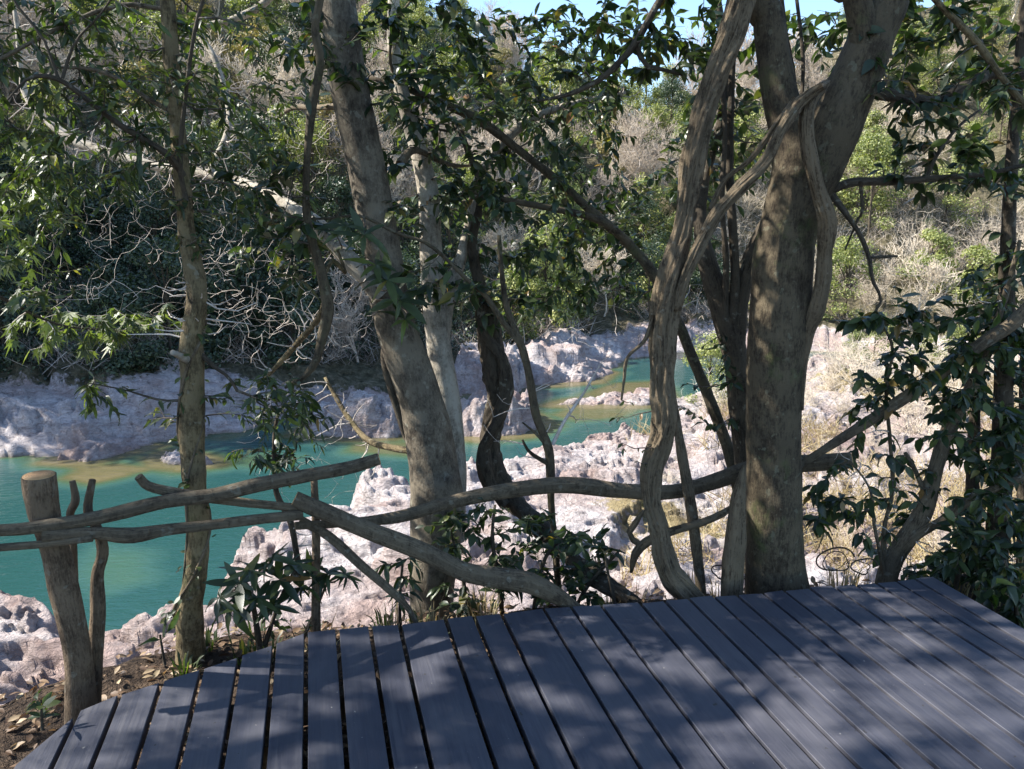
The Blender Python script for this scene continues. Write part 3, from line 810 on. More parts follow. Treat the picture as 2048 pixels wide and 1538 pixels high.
def whorl(p, axis, k, size, lv, droop=0.35):
    th = np.arange(k) * 2.4 + RNG.uniform(0, 6)
    axis = np.array(axis, float); axis /= np.linalg.norm(axis)
    x = np.cross(axis, [0.3, 0.9, 0.1]); x /= np.linalg.norm(x); y = np.cross(axis, x)
    d = x[None] * np.cos(th)[:, None] + y[None] * np.sin(th)[:, None] + axis[None] * RNG.uniform(-0.1, 0.75, (k, 1))
    d[:, 2] -= droop * RNG.uniform(0.2, 1, k)
    up = axis[None] + RNG.normal(0, 0.15, (k, 3))
    lv.add(np.repeat(np.array(p)[None], k, 0), frames(d, up), size * RNG.uniform(0.7, 1.15, k))

# ------------------------------------------------------------------ growing twigs from limbs to targets
def targets(zones):
    out = []
    for z in zones:
        if len(z) == 7 and z[-1] is not None and not isinstance(z[0], str):
            cx, cy, rx, ry, y0, y1, n = z
            for _ in range(n):
                while True:
                    a, b = RNG.uniform(-1, 1, 2)
                    if a * a + b * b < 1: break
                out.append(P(cx + a * rx, cy + b * ry, RNG.uniform(y0, y1)))
        else:
            _, c, r, n = z
            for _ in range(n):
                while True:
                    v = RNG.uniform(-1, 1, 3)
                    if v @ v < 1: break
                out.append(np.array(c) + v * np.array(r))
    return np.array(out).reshape(-1, 3)

def grow(skel, T, r0=0.006, tip=0.0012, crook=0.10, maxr=0.014):
    """skel: (n,4) nodes. returns list of paths (m,4)"""
    nodes = [skel.copy()]
    A = skel.copy()
    d0 = np.array([np.min(np.linalg.norm(A[:, :3] - t, axis=1)) for t in T])
    paths = []
    for i in np.argsort(d0):
        t = T[i]
        dist = np.linalg.norm(A[:, :3] - t, axis=1)
        cost = dist - 6.0 * np.minimum(A[:, 3], 0.02)
        k = int(np.argmin(cost))
        s = A[k]
        L = dist[k]
        if L < 0.02: continue
        m = int(np.clip(L / 0.05, 4, 24))
        u = np.linspace(0, 1, m)
        v = t - s[:3]
        rnd = RNG.normal(0, 1, 3); rnd -= v * (rnd @ v) / (v @ v)
        rnd *= crook * L / (np.linalg.norm(rnd) + 1e-9) * 1.3
        pts = s[:3][None] + v[None] * u[:, None] + rnd[None] * np.sin(np.pi * u)[:, None]
        kn = max(3, int(L / 0.11) + 2)
        kp = RNG.normal(0, 1, (kn, 3)) * min(0.016, crook * L * 0.2); kp[0] = 0
        uu_ = u * (kn - 1)
        pts = pts + np.stack([np.interp(uu_, np.arange(kn), kp[:, q]) for q in range(3)], -1)
        pts[:, 2] -= 0.06 * L * np.sin(np.pi * u)
        rs = min(maxr, s[3] * 0.75, tip + r0 * (0.35 + 0.65 * min(1, L)))
        rad = tip + (rs - tip) * (1 - u) ** 0.9
        path = np.concatenate([pts, rad[:, None]], 1)
        paths.append(path)
        A = np.concatenate([A, path[max(1, m // 4):]])
    return paths

def plant(name, label, cat, limbs, zones=(), bark='brown', twigmat='twigd', leaf='oval', leafmat_='leaf', size=0.075, k=6, nobj=200, group=None,
          sides=14, flute=None, bmp=0.06, hang=0.4, last=0.3, r0=0.006, tip=0.0012, crook=0.1, bare=(), whorls=(), names=None, base=None, step=0.04, wsize=0.15, leaf_tint=None, baremat='twig', bare_tip=0.0013, wk=8, thin=1.0):
    """limbs: list of specs, the first is the trunk"""
    paths = [limb_path(s, step) for s in limbs]
    for p_ in paths: p_[:, 3] *= thin
    b = paths[0][0, :3] if base is None else np.array(base)
    root = empty(name, b, label, cat, group)
    for i, p in enumerate(paths):
        t = Tubes()
        q = p.copy(); q[:, :3] -= b
        Ls = np.concatenate([[0], np.cumsum(np.linalg.norm(np.diff(p[:, :3], axis=0), axis=1))])
        ph_ = (i * 3.7 + len(label) * 0.9)
        q[:, 3] *= 1 + np.minimum(1.0, 0.012 / q[:, 3]) * (0.06 * np.sin(Ls * 17 + ph_) + 0.06 * np.sin(Ls * 41 + 2 * ph_))
        mr = q[:, 3].mean()
        t.add(q[:, :3], q[:, 3], sides if mr > 0.015 else max(6, sides // 2), flute if (flute and (i == 0 or (names and names[i] == 'strand'))) else None, bmp, 7 if mr > .04 else 16)
        m = M[bark if not isinstance(bark, (list, tuple)) else bark[min(i, len(bark) - 1)]]
        nm = (names[i] if names and i < len(names) else ('trunk' if i == 0 else 'branch'))
        link(nm, t.build(nm, m), root)
    skel = np.concatenate([p[::2] for p in paths])
    lv = Leaves(leaf, M[leafmat_])
    if len(zones):
        T = targets(zones)
        tw = grow(skel, T, r0, tip, crook)
        t = Tubes()
        for p in tw:
            t.add(p[:, :3] - b, p[:, 3], 5 if p[0, 3] > 0.003 else 4, cap=False)
            leaves_on(p, None, int(k * RNG.uniform(0.6, 1.4)) + 1, size, lv, hang, last)
        o = link('twigs', t.build('twigs', M[twigmat]), root); o['kind'] = 'stuff'
        skel = np.concatenate([skel] + [p for p in tw])
    if len(bare):
        T = targets(bare)
        tw = grow(skel, T, r0, bare_tip, crook * 1.1)
        t = Tubes()
        for p in tw:
            t.add(p[:, :3] - b, p[:, 3], 5 if p[0, 3] > 0.003 else 3, cap=False)
        o = link('bare_twigs', t.build('bare_twigs', M[baremat]), root); o['kind'] = 'stuff'
    lv.finish(root, nobj)
    if len(whorls):
        lw = Leaves('long', M[whorls[0] if isinstance(whorls[0], str) else 'leafg'])
        ws = [w for w in whorls if not isinstance(w, str)]
        t = Tubes()
        for w in ws:
            p = P(w[0], w[1], w[2])
            kk = int(np.argmin(np.linalg.norm(skel[:, :3] - p, axis=1)))
            s = skel[kk]
            v = p - s[:3]
            if np.linalg.norm(v) > 0.01:
                u = np.linspace(0, 1, 7)[:, None]
                pts = s[:3] + v * u + RNG.normal(0, 0.05, 3) * np.sin(np.pi * u)
                t.add(pts - b, np.linspace(min(0.005, s[3]), 0.0025, 7), 5, cap=False)
            ax = v / (np.linalg.norm(v) + 1e-9) * 0.5 + np.array([0, -0.1, 0.7])
            whorl(p, ax, wk, w[3] if len(w) > 3 else wsize, lw)
        if t.n:
            o = link('twigs', t.build('twigs', M['twigd']), root); o['kind'] = 'stuff'
        lw.finish(root, 300)
    return root

# ---- slim mottled tree on the left
t1 = [(384, 1400, 2.75, 66), (382, 1330, 2.74, 62), (380, 1270, 2.73, 52), (378, 1215, 2.72, 52), (392, 1150, 2.71, 44), (396, 1050, 2.72, 44), (388, 950, 2.73, 43), (383, 850, 2.74, 46), (385, 750, 2.75, 42), (383, 680, 2.76, 42),
      (394, 600, 2.77, 40), (388, 540, 2.78, 38), (374, 470, 2.8, 34), (368, 400, 2.8, 32), (362, 330, 2.8, 30), (350, 200, 2.8, 31), (342, 100, 2.8, 31), (335, 0, 2.8, 30), (330, -120, 2.8, 30), (-1.45, 2.7, 3.6, 0.03, 0), (-1.6, 2.4, 4.6, 0.022, 0), (-1.8, 2.1, 5.6, 0.012, 0)]
plant('slim_tree', 'slim mottled tree at the left, yellowish bark with creeping vine, behind the pole rail', 'tree',
      [t1,
       [(366, 350, 2.78, 14), (330, 305, 2.7, 13), (240, 250, 2.62, 12), (165, 192, 2.55, 10), (115, 158, 2.5, 10), (60, 155, 2.45, 7), (15, 200, 2.4, 4)],
       [(118, 160, 2.5, 7), (100, 110, 2.5, 6), (82, 70, 2.5, 6), (30, 5, 2.5, 5), (0, -60, 2.5, 4)],
       [(125, 157, 2.5, 6), (150, 85, 2.5, 5), (200, 30, 2.5, 4), (240, -30, 2.5, 4)],
       [(372, 400, 2.78, 12), (360, 330, 2.75, 11), (368, 220, 2.72, 9), (388, 70, 2.7, 8), (415, -30, 2.7, 7)],
       [(348, 225, 2.8, 10), (300, 200, 2.82, 9), (240, 160, 2.85, 8), (180, 138, 2.9, 7), (110, 135, 2.95, 5)],
       [(335, 20, 2.8, 10), (240, 10, 2.75, 9), (130, 50, 2.7, 8), (0, 118, 2.6, 7), (-80, 150, 2.55, 5)],
       [(392, 700, 2.76, 12), (430, 735, 2.74, 8), (458, 755, 2.72, 7), (480, 785, 2.7, 6), (540, 800, 2.7, 4)],
       [(385, 725, 2.74, 14), (360, 712, 2.68, 13), (345, 705, 2.62, 11)],
       [(378, 800, 2.74, 6), (320, 800, 2.7, 5), (250, 780, 2.68, 3), (170, 765, 2.66, 2)],
       [(-1.45, 2.7, 3.6, 0.02, 0), (-2.2, 2.4, 4.1, 0.014, 0), (-3.0, 2.0, 4.4, 0.008, 0)],
       [(-1.5, 2.6, 3.9, 0.02, 0), (-1.2, 1.9, 4.6, 0.012, 0), (-1.0, 1.2, 5.1, 0.007, 0)],
       ],
      zones=[(150, 200, 240, 240, 2.5, 3.8, 120), (80, 480, 120, 160, 2.4, 3.4, 34), (60, 40, 200, 120, 2.5, 3.6, 90), (470, 180, 160, 190, 2.6, 3.8, 100), (290, 120, 130, 130, 2.9, 3.9, 70), (430, 400, 130, 110, 2.7, 3.4, 24),
             (560, 850, 95, 110, 2.65, 2.95, 34), (480, 790, 80, 60, 2.65, 2.9, 10), (240, 800, 90, 60, 2.65, 2.85, 12), (200, 270, 160, 150, 2.5, 3.2, 34), (170, 330, 190, 130, 2.6, 3.4, 24),
             ('w', (-2.6, 1.6, 4.3), (1.8, 1.8, 1.0), 230), ('w', (-4.6, 2.6, 3.9), (1.7, 2.0, 1.4), 240), ('w', (-4.4, 0.3, 4.6), (1.9, 1.8, 1.1), 230), ('w', (-3.2, 1.0, 3.3), (1.2, 1.6, 0.7), 150), ('w', (-3.2, 1.6, 5.3), (2.4, 2.0, 0.9), 260), ('w', (-4.9, 1.9, 3.1), (1.6, 1.6, 0.9), 230), ('w', (-6.2, 1.7, 4.7), (1.4, 1.8, 1.1), 200)],  # unseen crown foliage, added out to the left to shade the deck
      bark=['slim', 'dark', 'dark', 'dark', 'dark', 'rail', 'rail', 'dark', 'pale', 'dark', 'brown', 'brown'], leaf='lance', leafmat_='leafg', size=0.054, k=9, nobj=300, sides=16, bmp=0.10,
      bare=[(290, 590, 150, 35, 2.7, 2.9, 22), (300, 640, 100, 30, 2.68, 2.78, 8), (480, 620, 100, 40, 2.75, 2.95, 10)], last=0.26, bare_tip=0.0014)

# ---- large tree out of view on the left, added only to shade the deck
_cl = []
for _x, _y, _z, _r, _n in ((-4.0, 1.0, 3.9, 0.75, 60), (-5.0, 2.0, 4.1, 0.55, 32), (-3.9, 2.7, 3.6, 0.55, 44), (-5.3, 0.6, 4.5, 0.8, 70), (-6.3, 1.6, 4.8, 0.5, 28), (-4.4, 1.7, 4.9, 0.7, 52), (-5.9, 3.2, 4.3, 0.4, 16),
                       (-6.6, 0.6, 5.2, 0.8, 56), (-3.4, 0.2, 4.6, 0.7, 48), (-7.0, 2.4, 5.6, 0.9, 60), (-5.2, -0.6, 5.0, 0.8, 50), (-4.6, 3.3, 4.9, 0.7, 50), (-3.3, 1.7, 3.1, 0.45, 30)):
    _cl.append(('w', (_x, _y, _z), (_r, _r, _r * 0.6), _n))
plant('evergreen_tree', 'spreading broad-leaved evergreen standing just beyond the left edge, shading the deck', 'tree',
      [[(-5.3, 1.6, -0.6, 0.16, 0), (-5.25, 1.6, 0.8, 0.13, 0), (-5.1, 1.55, 2.2, 0.11, 0), (-5.0, 1.5, 3.4, 0.08, 0), (-4.9, 1.6, 4.8, 0.04, 0)],
       [(-5.1, 1.55, 2.3, 0.06, 0), (-4.3, 1.2, 3.2, 0.035, 0), (-3.6, 0.6, 4.0, 0.015, 0)],
       [(-5.1, 1.55, 2.5, 0.06, 0), (-4.5, 2.3, 3.4, 0.035, 0), (-4.0, 2.9, 3.9, 0.015, 0)],
       [(-5.05, 1.5, 2.9, 0.06, 0), (-5.9, 1.6, 4.2, 0.035, 0), (-6.7, 1.8, 5.2, 0.015, 0)]],
      zones=_cl, bark='brown', leaf='broad', leafmat_='leaf', size=0.12, k=9, nobj=0, sides=16, bmp=0.05)

# creeping vine that winds round it
def winder(base_spec, turns, off, r, label, name, cat, mat, lo=0.0, hi=1.0, nleaf=0, size=0.035, ph=0.0, leafm='leafg', kind='small'):
    p = limb_path(base_spec, 0.03)
    n = len(p); a, b = int(lo * n), int(hi * n)
    q = p[a:b]
    u = np.linspace(0, 1, len(q))
    th = ph + 2 * math.pi * turns * u + 0.4 * np.sin(u * 13)
    rr = q[:, 3] + off
    pts = q[:, :3] + np.stack([np.cos(th) * rr, np.sin(th) * rr, 0 * u], -1)
    root = empty(name, pts[0], label, cat)
    t = Tubes(); t.add(pts - pts[0], np.full(len(pts), r) * (1 + 0.2 * np.sin(u * 50)), 6, bump=0.1, bs=20)
    link('stem', t.build('stem', M[mat]), root)
    if nleaf:
        lv = Leaves(kind, M[leafm])
        i = RNG.integers(0, len(pts), nleaf)
        pp = pts[i] + RNG.normal(0, 0.012, (nleaf, 3))
        d = pp - q[i, :3]; d[:, 2] -= 0.01; d += RNG.normal(0, 0.02, (nleaf, 3))
        up = np.array([0, -0.5, 1.0])[None] + RNG.normal(0, 0.5, (nleaf, 3))
        lv.add(pp, frames(d, up), size * RNG.uniform(0.6, 1.3, nleaf))
        lv.finish(root, 120)
    return root
winder(t1[:12], 2.2, 0.004, 0.006, 'thin brown creeper winding up the slim mottled trunk with small leaves', 'creeper', 'vine', 'liana', 0.05, 0.9, 90)
winder(t1[:12], 1.1, 0.002, 0.004, 'second finer creeper with pale stem on the slim mottled trunk', 'creeper', 'vine', 'rail', 0.3, 0.95, 20, ph=2.4)

# ---- leaning centre tree with its pale limb
t2 = [(868, 1340, 3.42, 96), (866, 1250, 3.42, 90), (864, 1180, 3.42, 92), (870, 1080, 3.42, 100), (874, 1000, 3.43, 106), (869, 950, 3.44, 102), (862, 900, 3.45, 100), (853, 850, 3.45, 96), (840, 800, 3.45, 90), (824, 750, 3.45, 86), (806, 700, 3.45, 82),
      (790, 650, 3.45, 78), (778, 600, 3.45, 76), (765, 500, 3.45, 74), (746, 400, 3.45, 74), (726, 300, 3.45, 74), (704, 200, 3.45, 76), (686, 100, 3.45, 76), (672, 0, 3.45, 74), (655, -110, 3.45, 72), (-1.15, 3.2, 4.2, 0.065, 0), (-1.4, 2.9, 5.2, 0.045, 0), (-1.7, 2.5, 6.3, 0.02, 0)]
plant('leaning_tree', 'thick smooth grey trunk leaning left behind the pole rail, with a pale forked second stem', 'tree',
      [t2,
       [(905, 1080, 3.6, 50), (905, 950, 3.62, 56), (898, 830, 3.64, 54), (885, 740, 3.66, 50), (876, 680, 3.68, 46), (868, 600, 3.7, 46), (862, 500, 3.72, 44), (858, 400, 3.74, 42), (845, 330, 3.76, 38), (822, 250, 3.8, 32), (796, 150, 3.84, 27), (786, 60, 3.86, 24), (792, -80, 3.9, 22)],
       [(880, 720, 3.68, 30), (893, 620, 3.72, 27), (915, 540, 3.78, 24), (938, 450, 3.84, 20), (960, 350, 3.9, 18), (1010, 280, 3.96, 20), (1080, 230, 4.0, 16), (1160, 205, 4.1, 12), (1250, 185, 4.2, 7)],
       [(762, 590, 3.38, 40), (725, 548, 3.36, 38), (680, 500, 3.4, 36), (640, 455, 3.5, 34), (600, 425, 3.65, 26), (500, 372, 4.0, 22), (400, 345, 4.3, 19), (300, 330, 4.5, 18), (170, 290, 4.7, 22), (105, 250, 4.8, 16), (50, 185, 4.9, 12), (35, 60, 5.0, 9), (20, -40, 5.1, 7)],
       [(845, 905, 3.4, 13), (780, 895, 3.55, 14), (735, 880, 3.7, 12), (700, 840, 3.8, 11), (675, 800, 3.9, 9), (650, 755, 3.95, 6)],
       [(420, 345, 4.2, 14), (460, 240, 4.4, 13), (430, 120, 4.5, 12), (400, 62, 4.6, 13), (470, 38, 4.6, 14), (530, 5, 4.6, 14), (590, -60, 4.6, 12)],
       [(800, 330, 3.5, 20), (830, 300, 3.6, 14), (900, 330, 3.8, 9), (960, 330, 4.0, 4)],
       [(705, 210, 3.45, 14), (640, 215, 3.7, 12), (590, 215, 3.9, 10), (560, 230, 4.0, 6)],
       [(-1.15, 3.2, 4.2, 0.045, 0), (-0.6, 2.8, 5.0, 0.025, 0), (0.1, 2.3, 5.5, 0.012, 0)],
       [(-1.2, 3.15, 4.4, 0.04, 0), (-2.2, 3.4, 5.2, 0.025, 0), (-3.3, 3.6, 5.8, 0.012, 0)]],
      zones=[(860, 240, 150, 220, 3.1, 3.9, 44), (1050, 180, 220, 170, 3.4, 4.6, 120), (1060, 400, 210, 130, 3.4, 4.6, 90), (930, 480, 160, 140, 3.3, 3.9, 40), (790, 80, 190, 110, 3.0, 3.8, 60), (560, 480, 120, 80, 3.0, 3.8, 20), (620, 110, 120, 120, 3.0, 3.7, 18),
             ('w', (-2.6, 3.2, 5.4), (2.2, 1.7, 1.1), 240), ('w', (-4.4, 1.2, 6.1), (2.2, 2.2, 1.1), 240), ('w', (-1.0, 2.2, 5.6), (1.5, 1.3, 0.8), 90), ('w', (-0.9, 3.2, 3.3), (1.1, 0.6, 0.6), 110), ('w', (-2.6, 3.2, 3.6), (1.2, 0.6, 0.7), 110)],  # unseen crown overhead, filled out with added foliage to shade deck and trunks
      bark=['grey', 'pale', 'pale', 'pale', 'slim', 'pale', 'rail', 'rail', 'brown'], leaf='oval', leafmat_='leaf', size=0.066, k=9, nobj=300, sides=24, bmp=0.035, crook=0.12,
      bare_tip=0.0012, bare=[(560, 560, 200, 120, 3.6, 4.6, 150), (300, 430, 160, 100, 4.0, 4.9, 120), (500, 300, 190, 160, 4.0, 5.0, 200), (200, 180, 220, 170, 4.5, 5.4, 190), (600, 860, 160, 110, 3.6, 4.1, 70), (150, 500, 90, 120, 4.3, 4.8, 60), (660, 960, 110, 90, 3.5, 3.9, 30), (1180, 300, 160, 180, 3.9, 4.6, 120), (300, 600, 240, 50, 4.0, 4.6, 40)],
      whorls=['leafg', (695, 452, 3.0, 0.12), (728, 470, 3.0, 0.15), (590, 335, 3.1, 0.13), (600, 560, 3.2, 0.14), (775, 560, 3.1, 0.14), (800, 600, 3.12, 0.15), (752, 530, 3.12, 0.13), (810, 640, 3.14, 0.1)])

# ---- stringy liana hanging from above
L1 = [(1500, -140, 3.0, 52), (1490, -40, 3.0, 52), (1470, 50, 3.0, 54), (1440, 130, 3.0, 52), (1415, 200, 3.0, 50), (1395, 280, 3.0, 47), (1380, 360, 3.0, 45), (1370, 430, 3.0, 43), (1360, 485, 3.0, 46), (1345, 540, 2.98, 56), (1335, 590, 2.98, 60), (1328, 650, 2.98, 60), (1325, 720, 2.98, 58), (1325, 790, 2.98, 52), (1330, 840, 2.98, 46), (1318, 890, 3.0, 45), (1304, 940, 3.0, 44), (1303, 1000, 3.0, 42), (1318, 1060, 2.98, 42), (1328, 1110, 2.96, 46), (1342, 1150, 2.94, 52), (1370, 1182, 2.92, 52), (1400, 1215, 2.95, 44), (1420, 1260, 3.0, 36)]
plant('liana', 'thick stringy twisted liana curving down from the top, left of the thickest trunk', 'vine', [L1[::-1],
       [(1645, 172, 2.85, 18), (1600, 205, 2.88, 24), (1560, 265, 2.88, 26), (1530, 325, 2.9, 26), (1480, 375, 2.9, 26), (1440, 420, 2.92, 25), (1410, 470, 2.93, 24), (1388, 515, 2.93, 24), (1368, 560, 2.94, 24), (1352, 620, 2.95, 22)],
       [(1590, 195, 2.9, 10), (1545, 260, 2.92, 12), (1500, 320, 2.95, 13), (1450, 360, 3.0, 12), (1420, 420, 3.0, 10)],
       [(1306, 630, 2.97, 8), (1290, 680, 2.96, 8), (1255, 715, 2.95, 7), (1248, 760, 2.95, 6), (1243, 800, 2.95, 4)]],
      bark='liana', flute=(4, 2.6, 0.16), sides=64, bmp=0.12, step=0.02, thin=0.87, names=['trunk', 'strand', 'strand', 'strand'], nobj=60,
      zones=[(1245, 810, 24, 40, 2.9, 3.0, 4), (1260, 900, 40, 30, 2.9, 3.0, 4)], size=0.03, k=3)

# ---- the thickest tree on the right
t5 = [(1560, 1300, 3.12, 175), (1558, 1235, 3.12, 158), (1555, 1180, 3.12, 138), (1551, 1140, 3.12, 126), (1549, 1050, 3.12, 114), (1548, 950, 3.12, 110), (1547, 850, 3.12, 112), (1549, 760, 3.12, 116), (1553, 700, 3.12, 120), (1560, 620, 3.12, 122), (1566, 520, 3.12, 122), (1578, 440, 3.12, 112), (1590, 370, 3.12, 106), (1594, 320, 3.12, 100), (1580, 260, 3.12, 84), (1562, 200, 3.12, 72), (1548, 120, 3.12, 66), (1536, 30, 3.12, 64), (1525, -80, 3.12, 62), (1.1, 3.1, 4.0, 0.06, 0), (0.9, 2.9, 5.2, 0.04, 0), (0.6, 2.6, 6.4, 0.02, 0)]
plant('thick_tree', 'thickest dark trunk at the far edge of the deck, forking into two limbs high up', 'tree',
      [t5,
       [(1585, 520, 3.12, 70), (1606, 420, 3.1, 90), (1634, 340, 3.08, 104), (1662, 270, 3.06, 106), (1690, 205, 3.05, 104), (1718, 140, 3.05, 98), (1742, 80, 3.05, 88), (1775, 10, 3.05, 78), (1812, -80, 3.05, 68), (2.0, 2.9, 3.6, 0.06, 0), (2.4, 2.6, 4.8, 0.04, 0), (2.6, 2.2, 6.0, 0.02, 0)],
       [(1730, 110, 3.03, 62), (1722, 40, 3.02, 58), (1708, -30, 3.0, 50), (1700, -130, 3.0, 44), (1.45, 2.6, 4.2, 0.03, 0), (1.1, 2.0, 5.2, 0.015, 0)],
       [(1715, 175, 3.05, 30), (1745, 185, 3.1, 25), (1800, 192, 3.12, 28), (1868, 206, 3.15, 26), (1930, 172, 3.18, 24), (1990, 147, 3.2, 23), (2060, 150, 3.25, 22), (2200, 120, 3.3, 16)],
       [(1640, 400, 3.1, 24), (1665, 380, 3.05, 19), (1710, 364, 3.02, 18), (1790, 363, 3.0, 16), (1880, 356, 3.0, 13), (1980, 346, 3.0, 10), (2070, 325, 3.0, 8)],
       [(1658, 382, 3.06, 16), (1690, 425, 3.0, 12), (1720, 470, 3.0, 10), (1738, 515, 3.0, 9), (1745, 560, 3.0, 7), (1762, 600, 3.0, 6), (1740, 636, 3.0, 4)],
       [(1738, 515, 3.0, 6), (1765, 514, 3.0, 7), (1795, 512, 3.0, 4)],
       [(1840, -40, 2.9, 14), (1880, 10, 2.9, 13), (1950, 80, 2.9, 14), (2000, 150, 2.9, 14), (2070, 235, 2.9, 12)],
       [(1720, 362, 3.0, 7), (1725, 420, 3.02, 6), (1715, 440, 3.05, 5), (1690, 500, 3.05, 4)],
       [(1850, 360, 3.0, 9), (1880, 300, 3.0, 8), (1920, 250, 3.05, 6), (1960, 220, 3.1, 5)],
       [(1534, 20, 3.12, 20), (1440, -60, 3.2, 17), (1370, -60, 3.25, 15), (1320, 0, 3.3, 15), (1272, 85, 3.3, 15), (1235, 128, 3.3, 13), (1198, 160, 3.3, 12), (1140, 188, 3.3, 9), (1075, 202, 3.3, 4)],
       [(1272, 85, 3.3, 10), (1290, 130, 3.3, 10), (1330, 140, 3.3, 8), (1365, 150, 3.3, 5)],
       [(0.9, 2.9, 5.2, 0.03, 0), (0.2, 2.2, 5.8, 0.018, 0), (-0.5, 1.4, 6.2, 0.008, 0)]],
      zones=[(1880, 90, 200, 130, 2.9, 3.9, 66), (1930, 250, 170, 120, 2.8, 3.8, 44), (1860, 330, 130, 60, 2.9, 3.2, 12), (1980, 330, 90, 60, 2.8, 3.3, 12), (1620, 60, 90, 90, 3.2, 4.0, 18), (1280, 60, 110, 90, 3.2, 4.2, 22), (1180, 90, 170, 90, 3.3, 4.3, 40), (1420, 130, 60, 120, 3.3, 4.3, 16), (1420, 60, 100, 120, 3.3, 4.2, 22), (1880, 90, 200, 130, 3.2, 4.2, 40), (1470, 260, 110, 130, 3.4, 4.4, 30),
             (1735, 640, 50, 20, 2.95, 3.05, 5),
             ('w', (0.2, 2.6, 5.8), (1.8, 1.6, 0.9), 100), ('w', (0.0, 3.1, 3.5), (1.0, 0.6, 0.6), 90), ('w', (-1.4, 0.8, 5.4), (2.0, 1.8, 1.0), 260), ('w', (2.4, 2.2, 5.2), (1.8, 1.6, 0.9), 60), ('w', (-0.6, -0.6, 5.6), (2.2, 1.3, 0.9), 140)],  # unseen upper foliage, thickened to keep sun off the deck and trunk
      bark=['brown', 'brown', 'brown', 'dark', 'dark', 'dark', 'dark', 'slim', 'dark', 'dark', 'dark', 'dark', 'brown'], leaf='oval', leafmat_='leaf', size=0.07, k=9, nobj=300, sides=30, bmp=0.045, thin=0.95)
plant('liana', 'pale sinuous liana pressed against the front of the thickest trunk', 'vine',
      [[(1655, 165, 2.98, 16), (1638, 180, 2.93, 26), (1618, 210, 2.9, 31), (1613, 262, 2.9, 33), (1624, 330, 2.9, 36), (1640, 390, 2.92, 40), (1655, 438, 2.95, 46), (1650, 500, 2.98, 36), (1646, 560, 3.0, 34), (1634, 615, 3.02, 34), (1614, 670, 3.05, 26), (1606, 740, 3.06, 15), (1603, 820, 3.06, 8)]],
      bark='liana', flute=(2, 2.0, 0.12), sides=48, bmp=0.09, step=0.02, thin=0.86)
winder([(1555, 1190, 3.12, 140), (1554, 1165, 3.12, 132), (1552, 1140, 3.12, 128)], 1.0, 0.006, 0.0035, 'thin wire looped round the foot of the thickest trunk', 'wire_loop', 'wire', 'rail', 0.0, 1.0, 0, ph=0.5)

# ---- long leaning tree crossing behind
plant('crooked_tree', 'slender tree crossing diagonally behind the stringy liana, from upper middle down to the thickest trunk', 'tree',
      [[(1500, 1120, 3.75, 30), (1482, 1000, 3.75, 26), (1468, 935, 3.75, 26), (1450, 880, 3.75, 23), (1420, 800, 3.75, 22), (1385, 715, 3.75, 21), (1352, 635, 3.76, 20), (1305, 545, 3.78, 21), (1250, 482, 3.8, 20), (1180, 420, 3.8, 18), (1125, 370, 3.8, 17), (1040, 302, 3.8, 16), (960, 242, 3.82, 19), (880, 205, 3.84, 15), (820, 180, 3.86, 12), (740, 155, 3.9, 8)],
       [(1262, 492, 3.8, 20), (1215, 450, 3.7, 16), (1165, 430, 3.65, 14), (1080, 412, 3.6, 13), (1000, 398, 3.55, 10), (930, 380, 3.5, 6)],
       [(1000, 270, 3.8, 9), (940, 240, 3.7, 8), (900, 262, 3.6, 6), (850, 250, 3.5, 4)],
       [(800, 175, 3.86, 8), (780, 120, 3.8, 7), (790, 50, 3.8, 6), (830, -10, 3.8, 5)]],
      zones=[(900, 330, 170, 130, 3.3, 3.9, 26), (1150, 500, 140, 90, 3.6, 4.4, 34), (1280, 330, 120, 160, 4.0, 4.8, 26), (1000, 130, 200, 100, 3.6, 4.3, 30), (1100, 600, 110, 50, 3.6, 4.2, 12), (1130, 560, 170, 75, 3.6, 4.4, 34), (1230, 450, 70, 60, 3.8, 4.4, 16)],
      bark='brown', nobj=260, k=8, size=0.064, sides=14, bmp=0.08,
      bare=[(1180, 640, 110, 90, 3.8, 4.4, 44), (1400, 640, 60, 100, 3.7, 4.2, 16)])

# ---- dark forked tree directly left of the thick one
plant('forked_tree', 'dark forked trunk in shade between the stringy liana and the thickest trunk', 'tree',
      [[(1500, 1140, 3.55, 40), (1494, 1000, 3.55, 38), (1488, 900, 3.55, 42), (1480, 800, 3.55, 46), (1472, 720, 3.55, 50), (1455, 650, 3.55, 52), (1432, 580, 3.55, 44), (1412, 515, 3.55, 36), (1400, 440, 3.6, 26), (1410, 350, 3.65, 22), (1440, 250, 3.7, 18), (1450, 120, 3.7, 16), (1425, -60, 3.7, 15)],
       [(1470, 690, 3.55, 40), (1480, 600, 3.52, 34), (1500, 520, 3.5, 32), (1530, 455, 3.5, 30), (1560, 400, 3.55, 24)],
       [(1462, 660, 3.52, 22), (1470, 560, 3.48, 18), (1465, 450, 3.46, 17), (1458, 330, 3.46, 17), (1462, 200, 3.46, 14), (1470, 60, 3.46, 12), (1500, -60, 3.5, 10)],
       [(1450, 640, 3.5, 14), (1452, 520, 3.45, 12), (1444, 400, 3.42, 11), (1450, 260, 3.42, 10), (1440, 120, 3.42, 9)],
       [(1585, 260, 3.3, 8), (1588, 160, 3.3, 9), (1570, 60, 3.3, 9), (1560, -40, 3.3, 8)],
       [(1600, 240, 3.3, 6), (1606, 120, 3.35, 7), (1590, -30, 3.4, 7)]],
      zones=[(1480, 300, 90, 120, 3.5, 4.2, 20), (1400, 420, 100, 110, 3.7, 4.5, 14), (1440, 720, 40, 60, 3.4, 3.6, 5), (1420, 800, 70, 60, 3.4, 3.7, 6)], bark='dark', nobj=150, size=0.06, sides=18, bmp=0.06)
